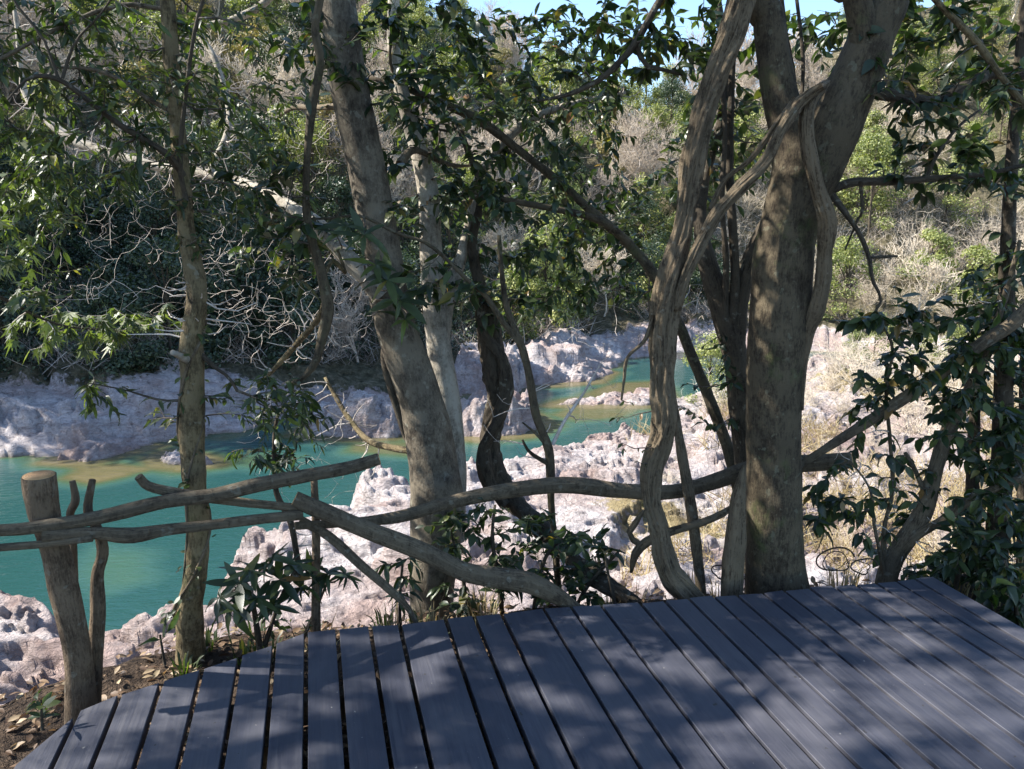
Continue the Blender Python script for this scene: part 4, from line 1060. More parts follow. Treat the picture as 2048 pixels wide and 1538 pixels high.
plant('sapling', 'slim straight sapling standing right of the foot of the stringy liana', 'sapling',
      [[(1404, 1240, 3.2, 24), (1402, 1180, 3.2, 22), (1391, 1080, 3.2, 22), (1380, 1000, 3.2, 24), (1362, 900, 3.2, 20), (1350, 820, 3.2, 15), (1340, 740, 3.2, 10), (1342, 640, 3.2, 5)]], bark='rail', sides=12, bmp=0.08)
plant('broken_stem', 'pale splintered stem leaning against the left side of the thickest trunk', 'stump',
      [[(1462, 1250, 2.98, 46), (1462, 1185, 2.98, 44), (1466, 1110, 2.98, 40), (1473, 1040, 2.98, 36), (1478, 990, 2.98, 28), (1484, 955, 2.98, 14), (1488, 930, 2.98, 4)]], bark='liana', flute=(3, 1.0, 0.16), sides=18, bmp=0.1)
plant('dead_branch', 'fallen crooked dead branch caught behind the foot of the stringy liana', 'branch',
      [[(1462, 1015, 3.1, 10), (1440, 1030, 3.1, 14), (1395, 1048, 3.1, 16), (1345, 1062, 3.12, 18), (1300, 1080, 3.12, 18), (1272, 1105, 3.1, 16), (1262, 1145, 3.1, 6)],
       [(1285, 1092, 3.12, 12), (1258, 1070, 3.12, 14), (1275, 1040, 3.12, 11), (1288, 1020, 3.12, 4)]], bark='liana', sides=12, bmp=0.12, names=['limb', 'side_limb'])

# ---- twisted dark liana
plant('twisted_vine', 'dark rope-like twisted vine hanging behind the rail and running down to the deck edge', 'vine',
      [[(1310, 1240, 2.95, 26), (1260, 1200, 2.98, 30), (1190, 1155, 3.1, 32), (1130, 1105, 3.3, 34), (1080, 1055, 3.5, 36), (1035, 1010, 3.7, 42), (1000, 975, 3.75, 46), (984, 935, 3.75, 50), (980, 890, 3.75, 44), (985, 845, 3.75, 38), (1000, 795, 3.75, 44), (990, 745, 3.75, 52), (983, 700, 3.75, 48), (975, 640, 3.75, 38), (962, 580, 3.75, 28), (945, 490, 3.75, 18), (960, 380, 3.75, 12), (920, 260, 3.75, 9)],
       [(1010, 1010, 3.66, 24), (975, 960, 3.68, 26), (968, 900, 3.66, 24), (995, 840, 3.64, 22), (1012, 780, 3.66, 24), (1005, 720, 3.66, 22), (968, 660, 3.68, 20), (965, 580, 3.7, 14)]],
      bark='dark', flute=(2, 7.0, 0.16), sides=44, step=0.02, bmp=0.08, names=['stem', 'strand'], nobj=80, zones=[(990, 600, 60, 60, 3.5, 3.9, 10)], size=0.07)
plant('root_vine', 'short dark vine pressed along the left side of the leaning grey trunk', 'vine',
      [[(812, 880, 3.42, 10), (800, 835, 3.42, 15), (780, 770, 3.42, 17), (768, 710, 3.44, 14), (775, 660, 3.46, 9)]], bark='dark', sides=12, bmp=0.1)

# ---- small bent sapling with broad-leaved twig
plant('sapling', 'thin crooked sapling with knots between the twisted vine and the stringy liana', 'sapling',
      [[(1122, 1240, 3.3, 16), (1110, 1090, 3.3, 14), (1102, 1000, 3.3, 15), (1100, 920, 3.3, 18), (1093, 885, 3.3, 18), (1072, 830, 3.3, 16), (1060, 760, 3.3, 15), (1044, 695, 3.3, 16), (1015, 620, 3.3, 12), (1003, 540, 3.3, 10), (998, 470, 3.3, 7)],
       [(1040, 690, 3.3, 12), (1000, 635, 3.28, 12), (970, 590, 3.26, 11), (935, 560, 3.24, 10), (895, 520, 3.22, 9), (850, 485, 3.2, 8), (790, 465, 3.18, 8), (720, 432, 3.16, 7), (640, 438, 3.14, 5), (560, 430, 3.12, 3)],
       [(1100, 900, 3.3, 9), (1075, 870, 3.28, 7), (1045, 845, 3.26, 4)],
       [(1100, 930, 3.3, 9), (1060, 905, 3.28, 8), (1045, 880, 3.26, 5)],
       [(1105, 890, 3.32, 8), (1130, 840, 3.36, 7), (1165, 790, 3.4, 5), (1200, 730, 3.45, 3)]],
      bark=['brown', 'brown', 'brown', 'brown', 'twig'], zones=[(880, 560, 90, 80, 3.1, 3.4, 12)], size=0.085, nobj=150, sides=12, bmp=0.1,
      bare=[(1170, 790, 90, 90, 3.3, 3.7, 26), (1000, 850, 70, 70, 3.3, 3.6, 10)])

# ---- dark hanging liana left of the leaning tree
plant('liana', 'dark crooked liana hanging in front of river between the slim tree and the leaning trunk', 'vine',
      [[(650, -80, 3.0, 14), (640, 0, 3.0, 14), (630, 60, 3.0, 15), (641, 125, 3.0, 18), (626, 200, 3.0, 18), (616, 290, 3.0, 14), (612, 380, 3.0, 14), (617, 455, 3.0, 16), (636, 520, 3.0, 20), (650, 580, 3.0, 22), (656, 622, 3.0, 24), (643, 680, 3.0, 19), (632, 722, 3.0, 16), (606, 755, 3.0, 11), (570, 775, 3.0, 6)],
       [(652, 600, 3.02, 12), (635, 640, 3.1, 13), (600, 680, 3.2, 12), (560, 725, 3.25, 10), (528, 760, 3.3, 7)],
       [(645, 560, 3.02, 9), (665, 520, 3.1, 9), (690, 545, 3.15, 8), (675, 500, 3.2, 5)]],
      bark=['brown', 'slim', 'slim'], sides=14, bmp=0.1, zones=[(560, 440, 110, 60, 2.9, 3.2, 16), (500, 330, 80, 80, 2.9, 3.2, 12)], size=0.075, nobj=150,
      bare_tip=0.0016, bare=[(560, 650, 140, 90, 3.1, 3.5, 110), (700, 600, 70, 110, 3.2, 3.5, 40), (480, 540, 110, 70, 3.1, 3.6, 50)], names=['stem', 'side_shoot', 'side_shoot'])

# ---- right-hand thicket
plant('leaning_pole', 'straight bare stem leaning from lower middle up to right edge through the leafy thicket', 'tree',
      [[(1600, 930, 3.28, 14), (1650, 898, 3.26, 18), (1760, 828, 3.24, 23), (1850, 768, 3.22, 25), (1960, 690, 3.2, 26), (2030, 642, 3.18, 27), (2110, 560, 3.16, 28)]], bark='rail', sides=12, bmp=0.06)
plant('bent_tree', 'bent grey stem rising from right end of the deck edge, branching low', 'tree',
      [[(1765, 1230, 3.3, 46), (1772, 1165, 3.3, 42), (1790, 1112, 3.3, 38), (1845, 1025, 3.3, 36), (1872, 935, 3.3, 29), (1898, 855, 3.3, 26), (1940, 780, 3.3, 24), (1972, 700, 3.3, 18), (2008, 600, 3.3, 13), (2040, 480, 3.3, 8)],
       [(1785, 1125, 3.3, 20), (1830, 1075, 3.25, 17), (1885, 1040, 3.2, 16), (1960, 990, 3.15, 15), (2070, 945, 3.1, 12)],
       [(1770, 1150, 3.3, 14), (1768, 1060, 3.3, 10), (1785, 980, 3.3, 8), (1780, 880, 3.3, 8), (1772, 780, 3.3, 7), (1785, 700, 3.3, 6), (1765, 650, 3.3, 5), (1748, 635, 3.3, 3)],
       [(1855, 1000, 3.3, 12), (1830, 940, 3.32, 10), (1810, 905, 3.34, 7)],
       [(1775, 1170, 3.28, 10), (1750, 1060, 3.25, 7), (1740, 980, 3.25, 5), (1700, 920, 3.25, 3)]],
      zones=[(1800, 900, 140, 150, 3.1, 3.5, 34), (1700, 1050, 90, 60, 3.1, 3.4, 20), (1900, 720, 110, 90, 3.0, 3.5, 34), (1780, 720, 80, 60, 3.1, 3.4, 8), (1950, 900, 100, 120, 3.0, 3.5, 30), (1640, 1000, 50, 60, 3.1, 3.4, 8), (1860, 620, 80, 60, 3.1, 3.4, 12)],
      bark='rail', size=0.072, k=7, nobj=300, sides=16, bmp=0.06, hang=0.6, bare=[(1720, 880, 110, 130, 3.2, 3.8, 46), (1800, 1080, 100, 60, 3.1, 3.6, 26), (1850, 620, 110, 90, 3.2, 3.8, 30)])
plant('thicket_tree', 'dark upright trunk at the right edge, wrapped in glossy leaves', 'tree',
      [[(1985, 1300, 3.4, 50), (1988, 1180, 3.4, 46), (1995, 1060, 3.4, 42), (2003, 940, 3.4, 38), (2006, 800, 3.4, 35), (2012, 600, 3.4, 30), (2020, 380, 3.4, 24), (2040, 100, 3.4, 18), (2060, -100, 3.4, 14)],
       [(1955, 1270, 3.5, 32), (1948, 1100, 3.5, 28), (1945, 960, 3.5, 25), (1950, 820, 3.5, 20), (1960, 700, 3.5, 12)],
       [(2040, 1300, 3.6, 26), (2045, 1100, 3.6, 22), (2046, 900, 3.6, 20), (2050, 700, 3.6, 16)]],
      zones=[(1990, 780, 110, 200, 3.1, 3.6, 100), (1990, 1080, 100, 100, 2.95, 3.5, 80), (2000, 600, 80, 80, 3.1, 3.6, 24), (1900, 1150, 90, 50, 3.1, 3.5, 24), (2030, 450, 60, 120, 3.1, 3.6, 14)],
      bark='dark', size=0.07, k=8, nobj=300, sides=14, bmp=0.06, hang=0.5)

# coils of bare vine by the foot of the thick tree
def coil(cx, cy, Y, r, turns, label, drift=0.0):
    c = P(cx, cy, Y)
    u = np.linspace(0, 1, 70)
    th = 2 * math.pi * turns * u + 0.5
    rr = r * (1 + 0.3 * np.sin(u * 9 + cx) - 0.35 * u + 0.12 * np.sin(u * 31 + cx))
    pts = np.stack([np.cos(th) * rr + drift * u, 0.02 * np.sin(th * 0.7) + 0.03 * u, np.sin(th) * rr * 0.8 + 0.2 * r * u], -1)
    o = empty('vine_coil', c - np.array([0, 0, r]), label, 'vine')
    t = Tubes(); t.add(pts + np.array([0, 0, r]), np.linspace(0.0045, 0.0018, 70), 6, bump=0.15, bs=30)
    link('stem', t.build('stem', M['dark']), o)
coil(1672, 1130, 3.12, 0.075, 1.9, 'larger dark coil of bare vine on ground right of the thickest trunk', 0.03)
coil(1740, 1140, 3.15, 0.05, 1.5, 'smaller dark vine coil near the foot of the bent grey stem', -0.05)
coil(1450, 1150, 3.15, 0.05, 1.2, 'open loop of thin vine left of the splintered stem', 0.02)

# ---- low bushes
def bush(name, label, feet, zones, leaf, mat, size, k, nobj, whorls=(), hang=0.3, bmat='twigd', wk=8, cat='bush', last=0.2, bare=()):
    limbs = [limb for limb in feet]
    return plant(name, label, cat, limbs, zones, bark='dark', twigmat=bmat, leaf=leaf, leafmat_=mat, size=size, k=k, nobj=nobj, sides=8, bmp=0.1, hang=hang, last=last, whorls=whorls, names=['stem'] * len(limbs), wk=wk, bare=bare)
bush('broadleaf_bush', 'glossy broad-leaved bush at the foot of the leaning grey trunk, half behind the leaning pole',
     [[(1010, 1300, 3.15, 14), (1000, 1180, 3.12, 12), (985, 1080, 3.1, 9), (990, 1010, 3.1, 5)], [(1060, 1280, 3.15, 12), (1080, 1150, 3.12, 9), (1110, 1090, 3.1, 6), (1180, 1060, 3.1, 4)], [(940, 1280, 3.2, 10), (925, 1150, 3.15, 8), (900, 1060, 3.1, 5)], [(1120, 1290, 3.1, 10), (1170, 1180, 3.05, 8), (1240, 1100, 3.0, 5)]],
     [(960, 1060, 120, 60, 2.95, 3.3, 34), (1070, 1110, 120, 80, 2.95, 3.3, 34), (1180, 1110, 80, 50, 2.9, 3.2, 16), (930, 1180, 70, 50, 3.0, 3.3, 12), (1130, 1190, 80, 30, 2.95, 3.1, 8)], 'broad', 'leaf', 0.066, 6, 300, hang=0.2)
bush('rosette_shrub', 'low shrub with whorls of long narrow leaves behind the left deck edge',
     [[(520, 1300, 2.72, 14), (510, 1230, 2.7, 11), (500, 1180, 2.66, 8), (480, 1150, 2.64, 5)], [(530, 1290, 2.74, 12), (560, 1200, 2.74, 9), (590, 1140, 2.74, 6)], [(600, 1290, 2.8, 10), (640, 1200, 2.8, 7), (660, 1150, 2.8, 5)]],
     [(580, 1255, 60, 20, 2.7, 2.85, 6)], 'small', 'leafg', 0.04, 5, 60,
     whorls=['leaf', (478, 1165, 2.62, 0.13), (500, 1140, 2.66, 0.12), (545, 1118, 2.72, 0.11), (580, 1128, 2.72, 0.12), (560, 1160, 2.7, 0.13), (515, 1195, 2.62, 0.14), (620, 1150, 2.75, 0.11), (655, 1148, 2.78, 0.12), (600, 1175, 2.74, 0.12), (470, 1210, 2.6, 0.12), (440, 1195, 2.6, 0.10), (545, 1215, 2.66, 0.10), (690, 1150, 2.78, 0.08)], wk=9)
bush('seedling', 'leafy seedling standing left of the rear part of the leaning pole', [[(800, 1280, 2.95, 9), (800, 1190, 2.95, 7), (806, 1120, 2.95, 5)]],
     [(800, 1125, 40, 40, 2.9, 3.0, 7), (795, 1180, 25, 30, 2.9, 3.0, 3)], 'lance', 'leaf', 0.075, 5, 80, hang=0.7)
bush('seedling', 'tiny sprig with upright oval leaves near the middle of the deck edge', [[(1235, 1230, 2.95, 8), (1215, 1140, 2.95, 6), (1210, 1100, 2.95, 4)]], [(1205, 1090, 30, 30, 2.9, 3.0, 4)], 'oval', 'leaf', 0.08, 4, 40, hang=-0.6)
bush('low_bush', 'dark glossy bush at right corner of the deck', [[(1900, 1290, 3.2, 12), (1910, 1180, 3.15, 9), (1930, 1100, 3.1, 5)], [(2040, 1300, 3.0, 12), (2030, 1200, 2.95, 8), (2010, 1120, 2.95, 5)]],
     [(1930, 1110, 80, 50, 2.95, 3.3, 24), (2010, 1180, 60, 60, 2.8, 3.1, 24), (1850, 1150, 60, 30, 3.1, 3.4, 10)], 'broad', 'leaf', 0.07, 6, 260)
bush('climbing_shrub', 'yellow-green leafy spray hanging low at left against the shaded bank', [[(-60, 560, 3.4, 10), (30, 610, 3.5, 7), (120, 650, 3.6, 5), (220, 660, 3.7, 3)]],
     [(90, 660, 80, 60, 3.4, 3.8, 16), (220, 660, 110, 50, 3.5, 4.0, 22), (60, 430, 90, 170, 3.0, 3.6, 46), (320, 640, 60, 40, 3.6, 3.9, 8)], 'maple', 'leafy', 0.085, 7, 300, hang=1.1, bmat='twig', last=0.22)
bush('sprout', 'small fresh sprout at the foot of the pole fence, on leaf litter', [[(85, 1460, 2.0, 6), (82, 1400, 2.0, 4)]], [(82, 1405, 22, 30, 1.95, 2.05, 5)], 'oval', 'leaf', 0.045, 4, 30, hang=-0.2, cat='sprout')
bush('sprout', 'upright pointed leaves beside the slim mottled trunk base', [[(330, 1330, 2.5, 6), (320, 1270, 2.5, 4)]], [(322, 1262, 14, 20, 2.48, 2.52, 3)], 'long', 'leaf', 0.09, 3, 30, hang=-0.9, cat='sprout')
bush('sapling', 'thin dark-stemmed sapling left of the leaning pole end, carrying small leaves above the rail', [[(604, 1180, 3.0, 12), (592, 1100, 3.0, 14), (580, 1040, 3.0, 12), (553, 985, 3.0, 11), (548, 900, 3.0, 9), (556, 830, 3.0, 6), (590, 780, 3.0, 4)]],
     [(590, 850, 70, 100, 2.85, 3.1, 26), (520, 900, 60, 50, 2.9, 3.1, 8)], 'lance', 'leaf', 0.06, 6, 200, hang=0.6, cat='sapling', bare=[(610, 1090, 60, 60, 2.95, 3.1, 12)])

# ------------------------------------------------------------------ pole fence
def fence():
    pb = P(162, 1450, 2.25)
    root = empty('pole_fence', pb, 'rustic fence of crooked barked poles with one thick sawn post', 'fence')
    def pole(name, spec, mat='rail', bmp=0.10, sides=14, bs=9, parent=root, cutend=None):
        p = limb_path(spec, 0.03)
        t = Tubes(); t.add(p[:, :3] - pb, p[:, 3], sides, None, bmp, bs)
        o = link(name, t.build(name, M[mat]), parent)
        for e in (cutend or ()):
            i, j = (0, 1) if e == 0 else (-1, -2)
            d = p[i, :3] - p[j, :3]; d /= np.linalg.norm(d)
            t = Tubes(); c = p[i, :3] + d * 0.0015
            tt = Tubes(); tt.add(np.array([[0, 0, -0.0015], [0, 0, 0.0015]]), np.array([1, 1]) * p[i, 3] * 0.97, sides)
            me = tt.build('cut_end', M['cut'])
            q = link('cut_end', me, o)
            q.location = tuple(c - pb); q.rotation_euler = Vector(d).to_track_quat('Z', 'Y').to_euler()
        return o
    # the sawn post: flared top with a flat paler cut
    sp = [(166, 1480, 2.25, 62), (162, 1400, 2.25, 60), (157, 1320, 2.25, 54), (143, 1245, 2.25, 52), (126, 1170, 2.25, 54), (113, 1110, 2.25, 54), (98, 1060, 2.25, 54), (88, 1022, 2.25, 60), (82, 985, 2.25, 62), (78, 951, 2.25, 58)]
    pole('post', sp, 'post', 0.09, 22, 12, cutend=[1])
    pole('stake', [(186, 1470, 2.34, 32), (187, 1400, 2.34, 30), (192, 1300, 2.34, 28), (196, 1220, 2.34, 28), (195, 1150, 2.34, 24), (206, 1105, 2.34, 22), (196, 1060, 2.34, 18), (176, 1020, 2.34, 16), (185, 960, 2.34, 13)], 'post', 0.1, 12, 16)
    pole('stake', [(160, 1440, 2.4, 16), (150, 1200, 2.4, 15), (146, 1080, 2.4, 15), (140, 1030, 2.4, 14), (151, 1000, 2.4, 14), (145, 962, 2.4, 11)], 'post', 0.1, 10, 16)
    pole('stake', [(633, 1320, 2.78, 22), (632, 1240, 2.78, 19), (632, 1130, 2.78, 17), (632, 1050, 2.78, 17), (628, 955, 2.78, 14)], 'post', 0.05, 12, 12)
    pole('rail', [(-120, 1074, 2.1, 24), (-20, 1062, 2.13, 25), (60, 1056, 2.17, 27), (200, 1034, 2.25, 28), (330, 1003, 2.35, 28), (430, 990, 2.42, 28), (520, 969, 2.5, 30), (620, 950, 2.6, 28), (700, 935, 2.68, 26), (757, 918, 2.72, 24)], cutend=[1])
    pole('rail', [(85, 1072, 2.17, 24), (180, 1066, 2.22, 24), (262, 1071, 2.28, 29), (330, 1060, 2.34, 23), (420, 1050, 2.42, 21), (520, 1038, 2.5, 21), (602, 1030, 2.6, 22)], bmp=0.12)
    pole('rail', [(-100, 1104, 2.1, 16), (0, 1095, 2.13, 16), (90, 1088, 2.17, 16), (185, 1077, 2.2, 13)])
    pole('rail', [(277, 953, 2.36, 17), (302, 974, 2.38, 19), (380, 990, 2.42, 20), (480, 1004, 2.5, 18), (600, 1016, 2.62, 18)], bmp=0.12)
    pole('rail', [(590, 1052, 2.65, 16), (700, 1045, 2.75, 18), (800, 1033, 2.88, 24), (880, 1010, 2.95, 26), (960, 991, 3.05, 29), (1060, 975, 3.12, 32), (1140, 970, 3.16, 33), (1240, 981, 3.22, 32), (1340, 984, 3.28, 31), (1420, 966, 3.33, 33), (1490, 941, 3.36, 36), (1560, 930, 3.38, 36), (1630, 926, 3.36, 36), (1700, 921, 3.34, 34)], cutend=[1], bs=7)
    pole('brace', [(590, 998, 2.62, 33), (640, 1020, 2.63, 36), (720, 1054, 2.66, 36), (800, 1085, 2.7, 36), (860, 1110, 2.72, 35), (930, 1144, 2.74, 37), (1000, 1156, 2.74, 41), (1060, 1166, 2.74, 40), (1110, 1190, 2.75, 34), (1158, 1222, 2.76, 22)], cutend=[0], bs=7)
    pole('brace', [(600, 1040, 2.68, 20), (660, 1074, 2.68, 20), (722, 1130, 2.68, 18), (780, 1180, 2.68, 16), (815, 1215, 2.67, 12), (838, 1256, 2.66, 9)])
fence()

# ------------------------------------------------------------------ litter, grass, stems near the deck
def scatter_litter():
    n = 15000
    x = RNG.uniform(-3.2, 3.6, n); y = RNG.uniform(-0.2, 4.2, n)
    d = y - edge_y(x)
    keep = (d < 0.75)
    x, y = x[keep], y[keep]
    z = terrain(x, y)[0] + 0.008 + RNG.random(len(x)) * 0.02
    V0, Q0 = LT['oval']
    dd = RNG.normal(0, 1, (len(x), 3)); dd[:, 2] *= 0.25
    up = np.array([0, 0, 1.0])[None] + RNG.normal(0, 0.35, (len(x), 3))
    R = frames(dd, up); s = RNG.uniform(0.02, 0.055, len(x))
    p = np.stack([x, y, z], -1)
    V = np.einsum('nij,vj->nvi', R * s[:, None, None], V0) + p[:, None]
    Q = (np.arange(len(x))[:, None, None] * len(V0) + Q0[None]).reshape(-1, 4)
    o = link('leaf_litter', mesh('leaf_litter', V.reshape(-1, 3), Q, None, M['litter'], tint=np.repeat(RNG.random(len(x)), len(V0))))
    tag(o, 'brown fallen leaves lying on the soil around and beneath the deck', 'leaf litter', kind='stuff')
scatter_litter()

def grass(name, label, spots, mat, h=0.16, blades=40, rad=0.06, kind='stuff', w=0.003):
    V, T, ti = [], [], []
    n = 0
    for (x, y) in spots:
        z = gheight(x, y)
        for _ in range(blades):
            a = RNG.uniform(0, 6.28); r = rad * math.sqrt(RNG.random())
            b = np.array([x + r * math.cos(a), y + r * math.sin(a), z])
            dr = np.array([math.cos(a), math.sin(a), 0]) * RNG.uniform(0.1, 0.8)
            hh = h * RNG.uniform(0.4, 1.2)
            sd_ = np.array([-math.sin(a), math.cos(a), 0]) * w
            p1 = b + (dr * 0.35 + [0, 0, 0.6]) * hh; p2 = b + (dr + [0, 0, 0.85]) * hh
            V += [b - sd_, b + sd_, p1 - sd_ * 0.8, p1 + sd_ * 0.8, p2]
            T += [(n, n + 1, n + 3), (n, n + 3, n + 2), (n + 2, n + 3, n + 4)]
            n += 5; ti += [RNG.random()] * 5
    o = link(name, mesh(name, V, None, T, M[mat], tint=ti)); tag(o, label, 'grass', kind=kind)
sp = []
for _ in range(60):
    x = RNG.uniform(-2.6, 3.2); d = RNG.uniform(0.1, 0.9)
    sp.append((x, float(edge_y(x)) + d)) if x > -0.9 or RNG.random() < 0.35 else None
grass('dry_grass', 'dry straw-coloured grass along the deck edge', sp, 'drygrass', 0.14, 34, 0.08)
sp = [(RNG.uniform(-1.7, -0.3), 0) for _ in range(9)]
sp = [(x, float(edge_y(x)) + RNG.uniform(0.1, 0.6)) for x, _ in sp]
grass('green_grass', 'short green herbs along the left deck edge', sp, 'leafg', 0.09, 22, 0.06, w=0.006)

# ------------------------------------------------------------------ far vegetation prototypes
def bare_proto(seed, h, levels=5, mat='fartg', spread=0.55, r=0.07, minr=0.010, mult=(3, 5)):
    rg = random.Random(seed)
    T = Tubes()
    trunk = Tubes()
    def rec(p, d, L, rad, lev):
        m = 4
        pts = [p]
        dd = d.copy()
        for i in range(m):
            dd = dd + np.array([rg.gauss(0, 0.16), rg.gauss(0, 0.16), rg.gauss(0.03, 0.1)])
            dd /= np.linalg.norm(dd)
            pts.append(pts[-1] + dd * L / m)
        rr = np.linspace(rad, max(minr, rad * 0.55), m + 1)
        (trunk if lev == 0 else T).add(pts, rr, 5 if lev < 2 else 3, cap=False)
        if lev >= levels: return
        for _ in range(rg.randint(*mult)):
            k = rg.randint(1, m)
            ax = np.array([rg.gauss(0, 1), rg.gauss(0, 1), rg.gauss(0.15, 0.7)]); ax /= np.linalg.norm(ax)
            nd = dd * (1 - spread) + ax * spread + np.array([0, 0, 0.12]); nd /= np.linalg.norm(nd)
            rec(pts[k], nd, L * rg.uniform(0.55, 0.82), max(minr, rr[k] * 0.62), lev + 1)
    rec(np.zeros(3), np.array([rg.gauss(0, .12), rg.gauss(0, .12), 1.0]), h * 0.36, r, 0)
    return trunk.build('trunk', M[mat]), T.build('branches', M[mat])
def shrub_proto(seed, h, n=34, mat='fartw', wide=0.8):
    rg = np.random.default_rng(seed)
    T = Tubes(); S = Tubes()
    for i in range(n):
        a = rg.uniform(0, 6.28); lean = rg.uniform(0.05, wide)
        e = np.array([math.cos(a) * lean, math.sin(a) * lean, rg.uniform(0.6, 1.0)]) * h * rg.uniform(0.6, 1.1)
        b = np.array([math.cos(a), math.sin(a), 0]) * rg.uniform(0, 0.25) * h * 0.4
        u = np.linspace(0, 1, 6)[:, None]
        pts = b + (e - b) * u + np.array([0, 0, -0.25 * h * lean]) * (u ** 2) + rg.normal(0, 0.03 * h, (6, 3)) * u
        (S if i < 3 else T).add(pts, np.linspace(0.022, 0.008, 6), 3, cap=False)
        for _ in range(9):
            k = rg.integers(1, 6)
            d = rg.normal(0, 1, 3); d[2] = abs(d[2]) * 0.6; d *= h * 0.2 / np.linalg.norm(d)
            uu = np.linspace(0, 1, 4)[:, None]
            T.add(pts[k] + d * uu + rg.normal(0, 0.02 * h, (4, 3)) * uu, np.linspace(0.010, 0.005, 4), 3, cap=False)
    return S.build('trunk', M[mat]), T.build('branches', M[mat])
def leafy_proto(seed, h, w, n, mat, lsz=0.17, trunk_mat='dark', clumps=26, low=0.12):
    rg = np.random.default_rng(seed)
    T = Tubes()
    cl = []
    for i in range(clumps):
        t = rg.uniform(low, 1.0)
        a = rg.uniform(0, 6.28)
        R = w * math.sin(math.pi * min(1, 0.18 + 0.8 * t)) ** 0.7 * rg.uniform(0.45, 1.0)
        cl.append((np.array([math.cos(a) * R, math.sin(a) * R, t * h * 0.92]), rg.uniform(0.5, 1.0) * w * 0.5))
    T.add([np.zeros(3), np.array([0.1, 0.05, h * 0.45]), np.array([-0.05, 0.1, h * 0.9])], [0.12, 0.08, 0.03], 7, cap=False)
    for c, r in cl:
        T.add([np.array([0, 0, c[2] * 0.6]), (np.array([0, 0, c[2] * 0.6]) + c) / 2 + rg.normal(0, 0.1, 3), c], [0.04, 0.025, 0.01], 4, cap=False)
    per = n // clumps
    V, ti = [], []
    for c, r in cl:
        v = rg.normal(0, 1, (per, 3)); v /= np.linalg.norm(v, axis=1)[:, None]
        rad = r * (0.45 + 0.62 * rg.random(per) ** 0.6)[:, None]
        p = c + v * rad * np.array([1, 1, 0.72])
        nrm = v + rg.normal(0, 0.55, (per, 3)) + np.array([0, 0, 0.4])
        d = np.cross(nrm, rg.normal(0, 1, (per, 3)))
        Rm = frames(d, nrm)
        s = lsz * rg.uniform(0.6, 1.3, per)
        q = np.array([(-0.32, 0.35, 0.04), (0, 0, 0), (0.32, 0.4, 0.04), (0, 1, -0.1)])
        V.append(np.einsum('nij,vj->nvi', Rm * s[:, None, None], q) + p[:, None])
        base = rg.uniform(-0.12, 0.12)
        ti.append(np.repeat(np.clip(rg.normal(0.45, 0.2, per) + base, 0.01, 0.9), 4))
    V = np.concatenate(V).reshape(-1, 3); ti = np.concatenate(ti)
    Q = np.arange(len(V)).reshape(-1, 4)
    return T.build('trunk', M[trunk_mat]), mesh('crown', V, Q, None, M[mat], tint=ti)

PR = {
    'bare': [bare_proto(s, h, 5, m, 0.5, 0.10, 0.014) for s, h, m in ((1, 9, 'fartg'), (2, 8, 'fartw'), (3, 10, 'fartg'), (21, 7, 'fartw'), (22, 11, 'fartg'))],
    'straw': [shrub_proto(s, h) for s, h in ((4, 3.0), (5, 3.8), (6, 2.4))],
    'olive': [leafy_proto(s, h, w, 5200, 'farol', 0.21) for s, h, w in ((7, 7.5, 2.6), (8, 6.0, 2.2), (9, 9.0, 2.8))],
    'dark': [leafy_proto(s, h, w, 6000, 'fardk', 0.20, low=0.0) for s, h, w in ((10, 6.0, 2.6), (11, 5.0, 2.3), (12, 8.0, 2.7))],
    'gold': [leafy_proto(s, h, w, 3600, 'faryl', 0.2) for s, h, w in ((13, 8.0, 2.2), (14, 7.0, 2.0))],
}
NAMES = {'bare': ('bare_tree', 'leafless grey-brown winter tree on the wooded slope across the river', 'tree', 'leafless trees on the slope across the river'),
         'straw': ('bare_shrub', 'straw-coloured leafless shrub on the bank across the river', 'shrub', 'straw-coloured leafless shrubs across the river'),
         'olive': ('evergreen_tree', 'olive green evergreen tree on sunlit slope across the river', 'tree', 'olive green evergreens on the slope across the river'),
         'dark': ('evergreen_tree', 'dark green dense evergreen at the bottom of the far slope', 'tree', 'dark evergreens low on the far slope'),
         'gold': ('golden_tree', 'thin golden-leaved tree high on the far slope', 'tree', 'golden trees high on the far slope')}
def put(kind, x, y, sc=1.0, dz=-0.2, over=None):
    a, b = PR[kind][RNG.integers(0, len(PR[kind]))]
    nm, lb, ct, gr = over or NAMES[kind]
    z = gheight(x, y)
    o = empty(nm, (x, y, z + dz), lb, ct, gr)
    o.rotation_euler = (0, 0, float(RNG.uniform(0, 6.28)))
    s = sc * RNG.uniform(0.8, 1.2)
    o.scale = (s, s, s * float(RNG.uniform(0.85, 1.15)))
    link(a.name.split('.')[0], a, o); c = link(b.name.split('.')[0], b, o)
    if 'branches' in b.name: c['kind'] = 'stuff'
    return o
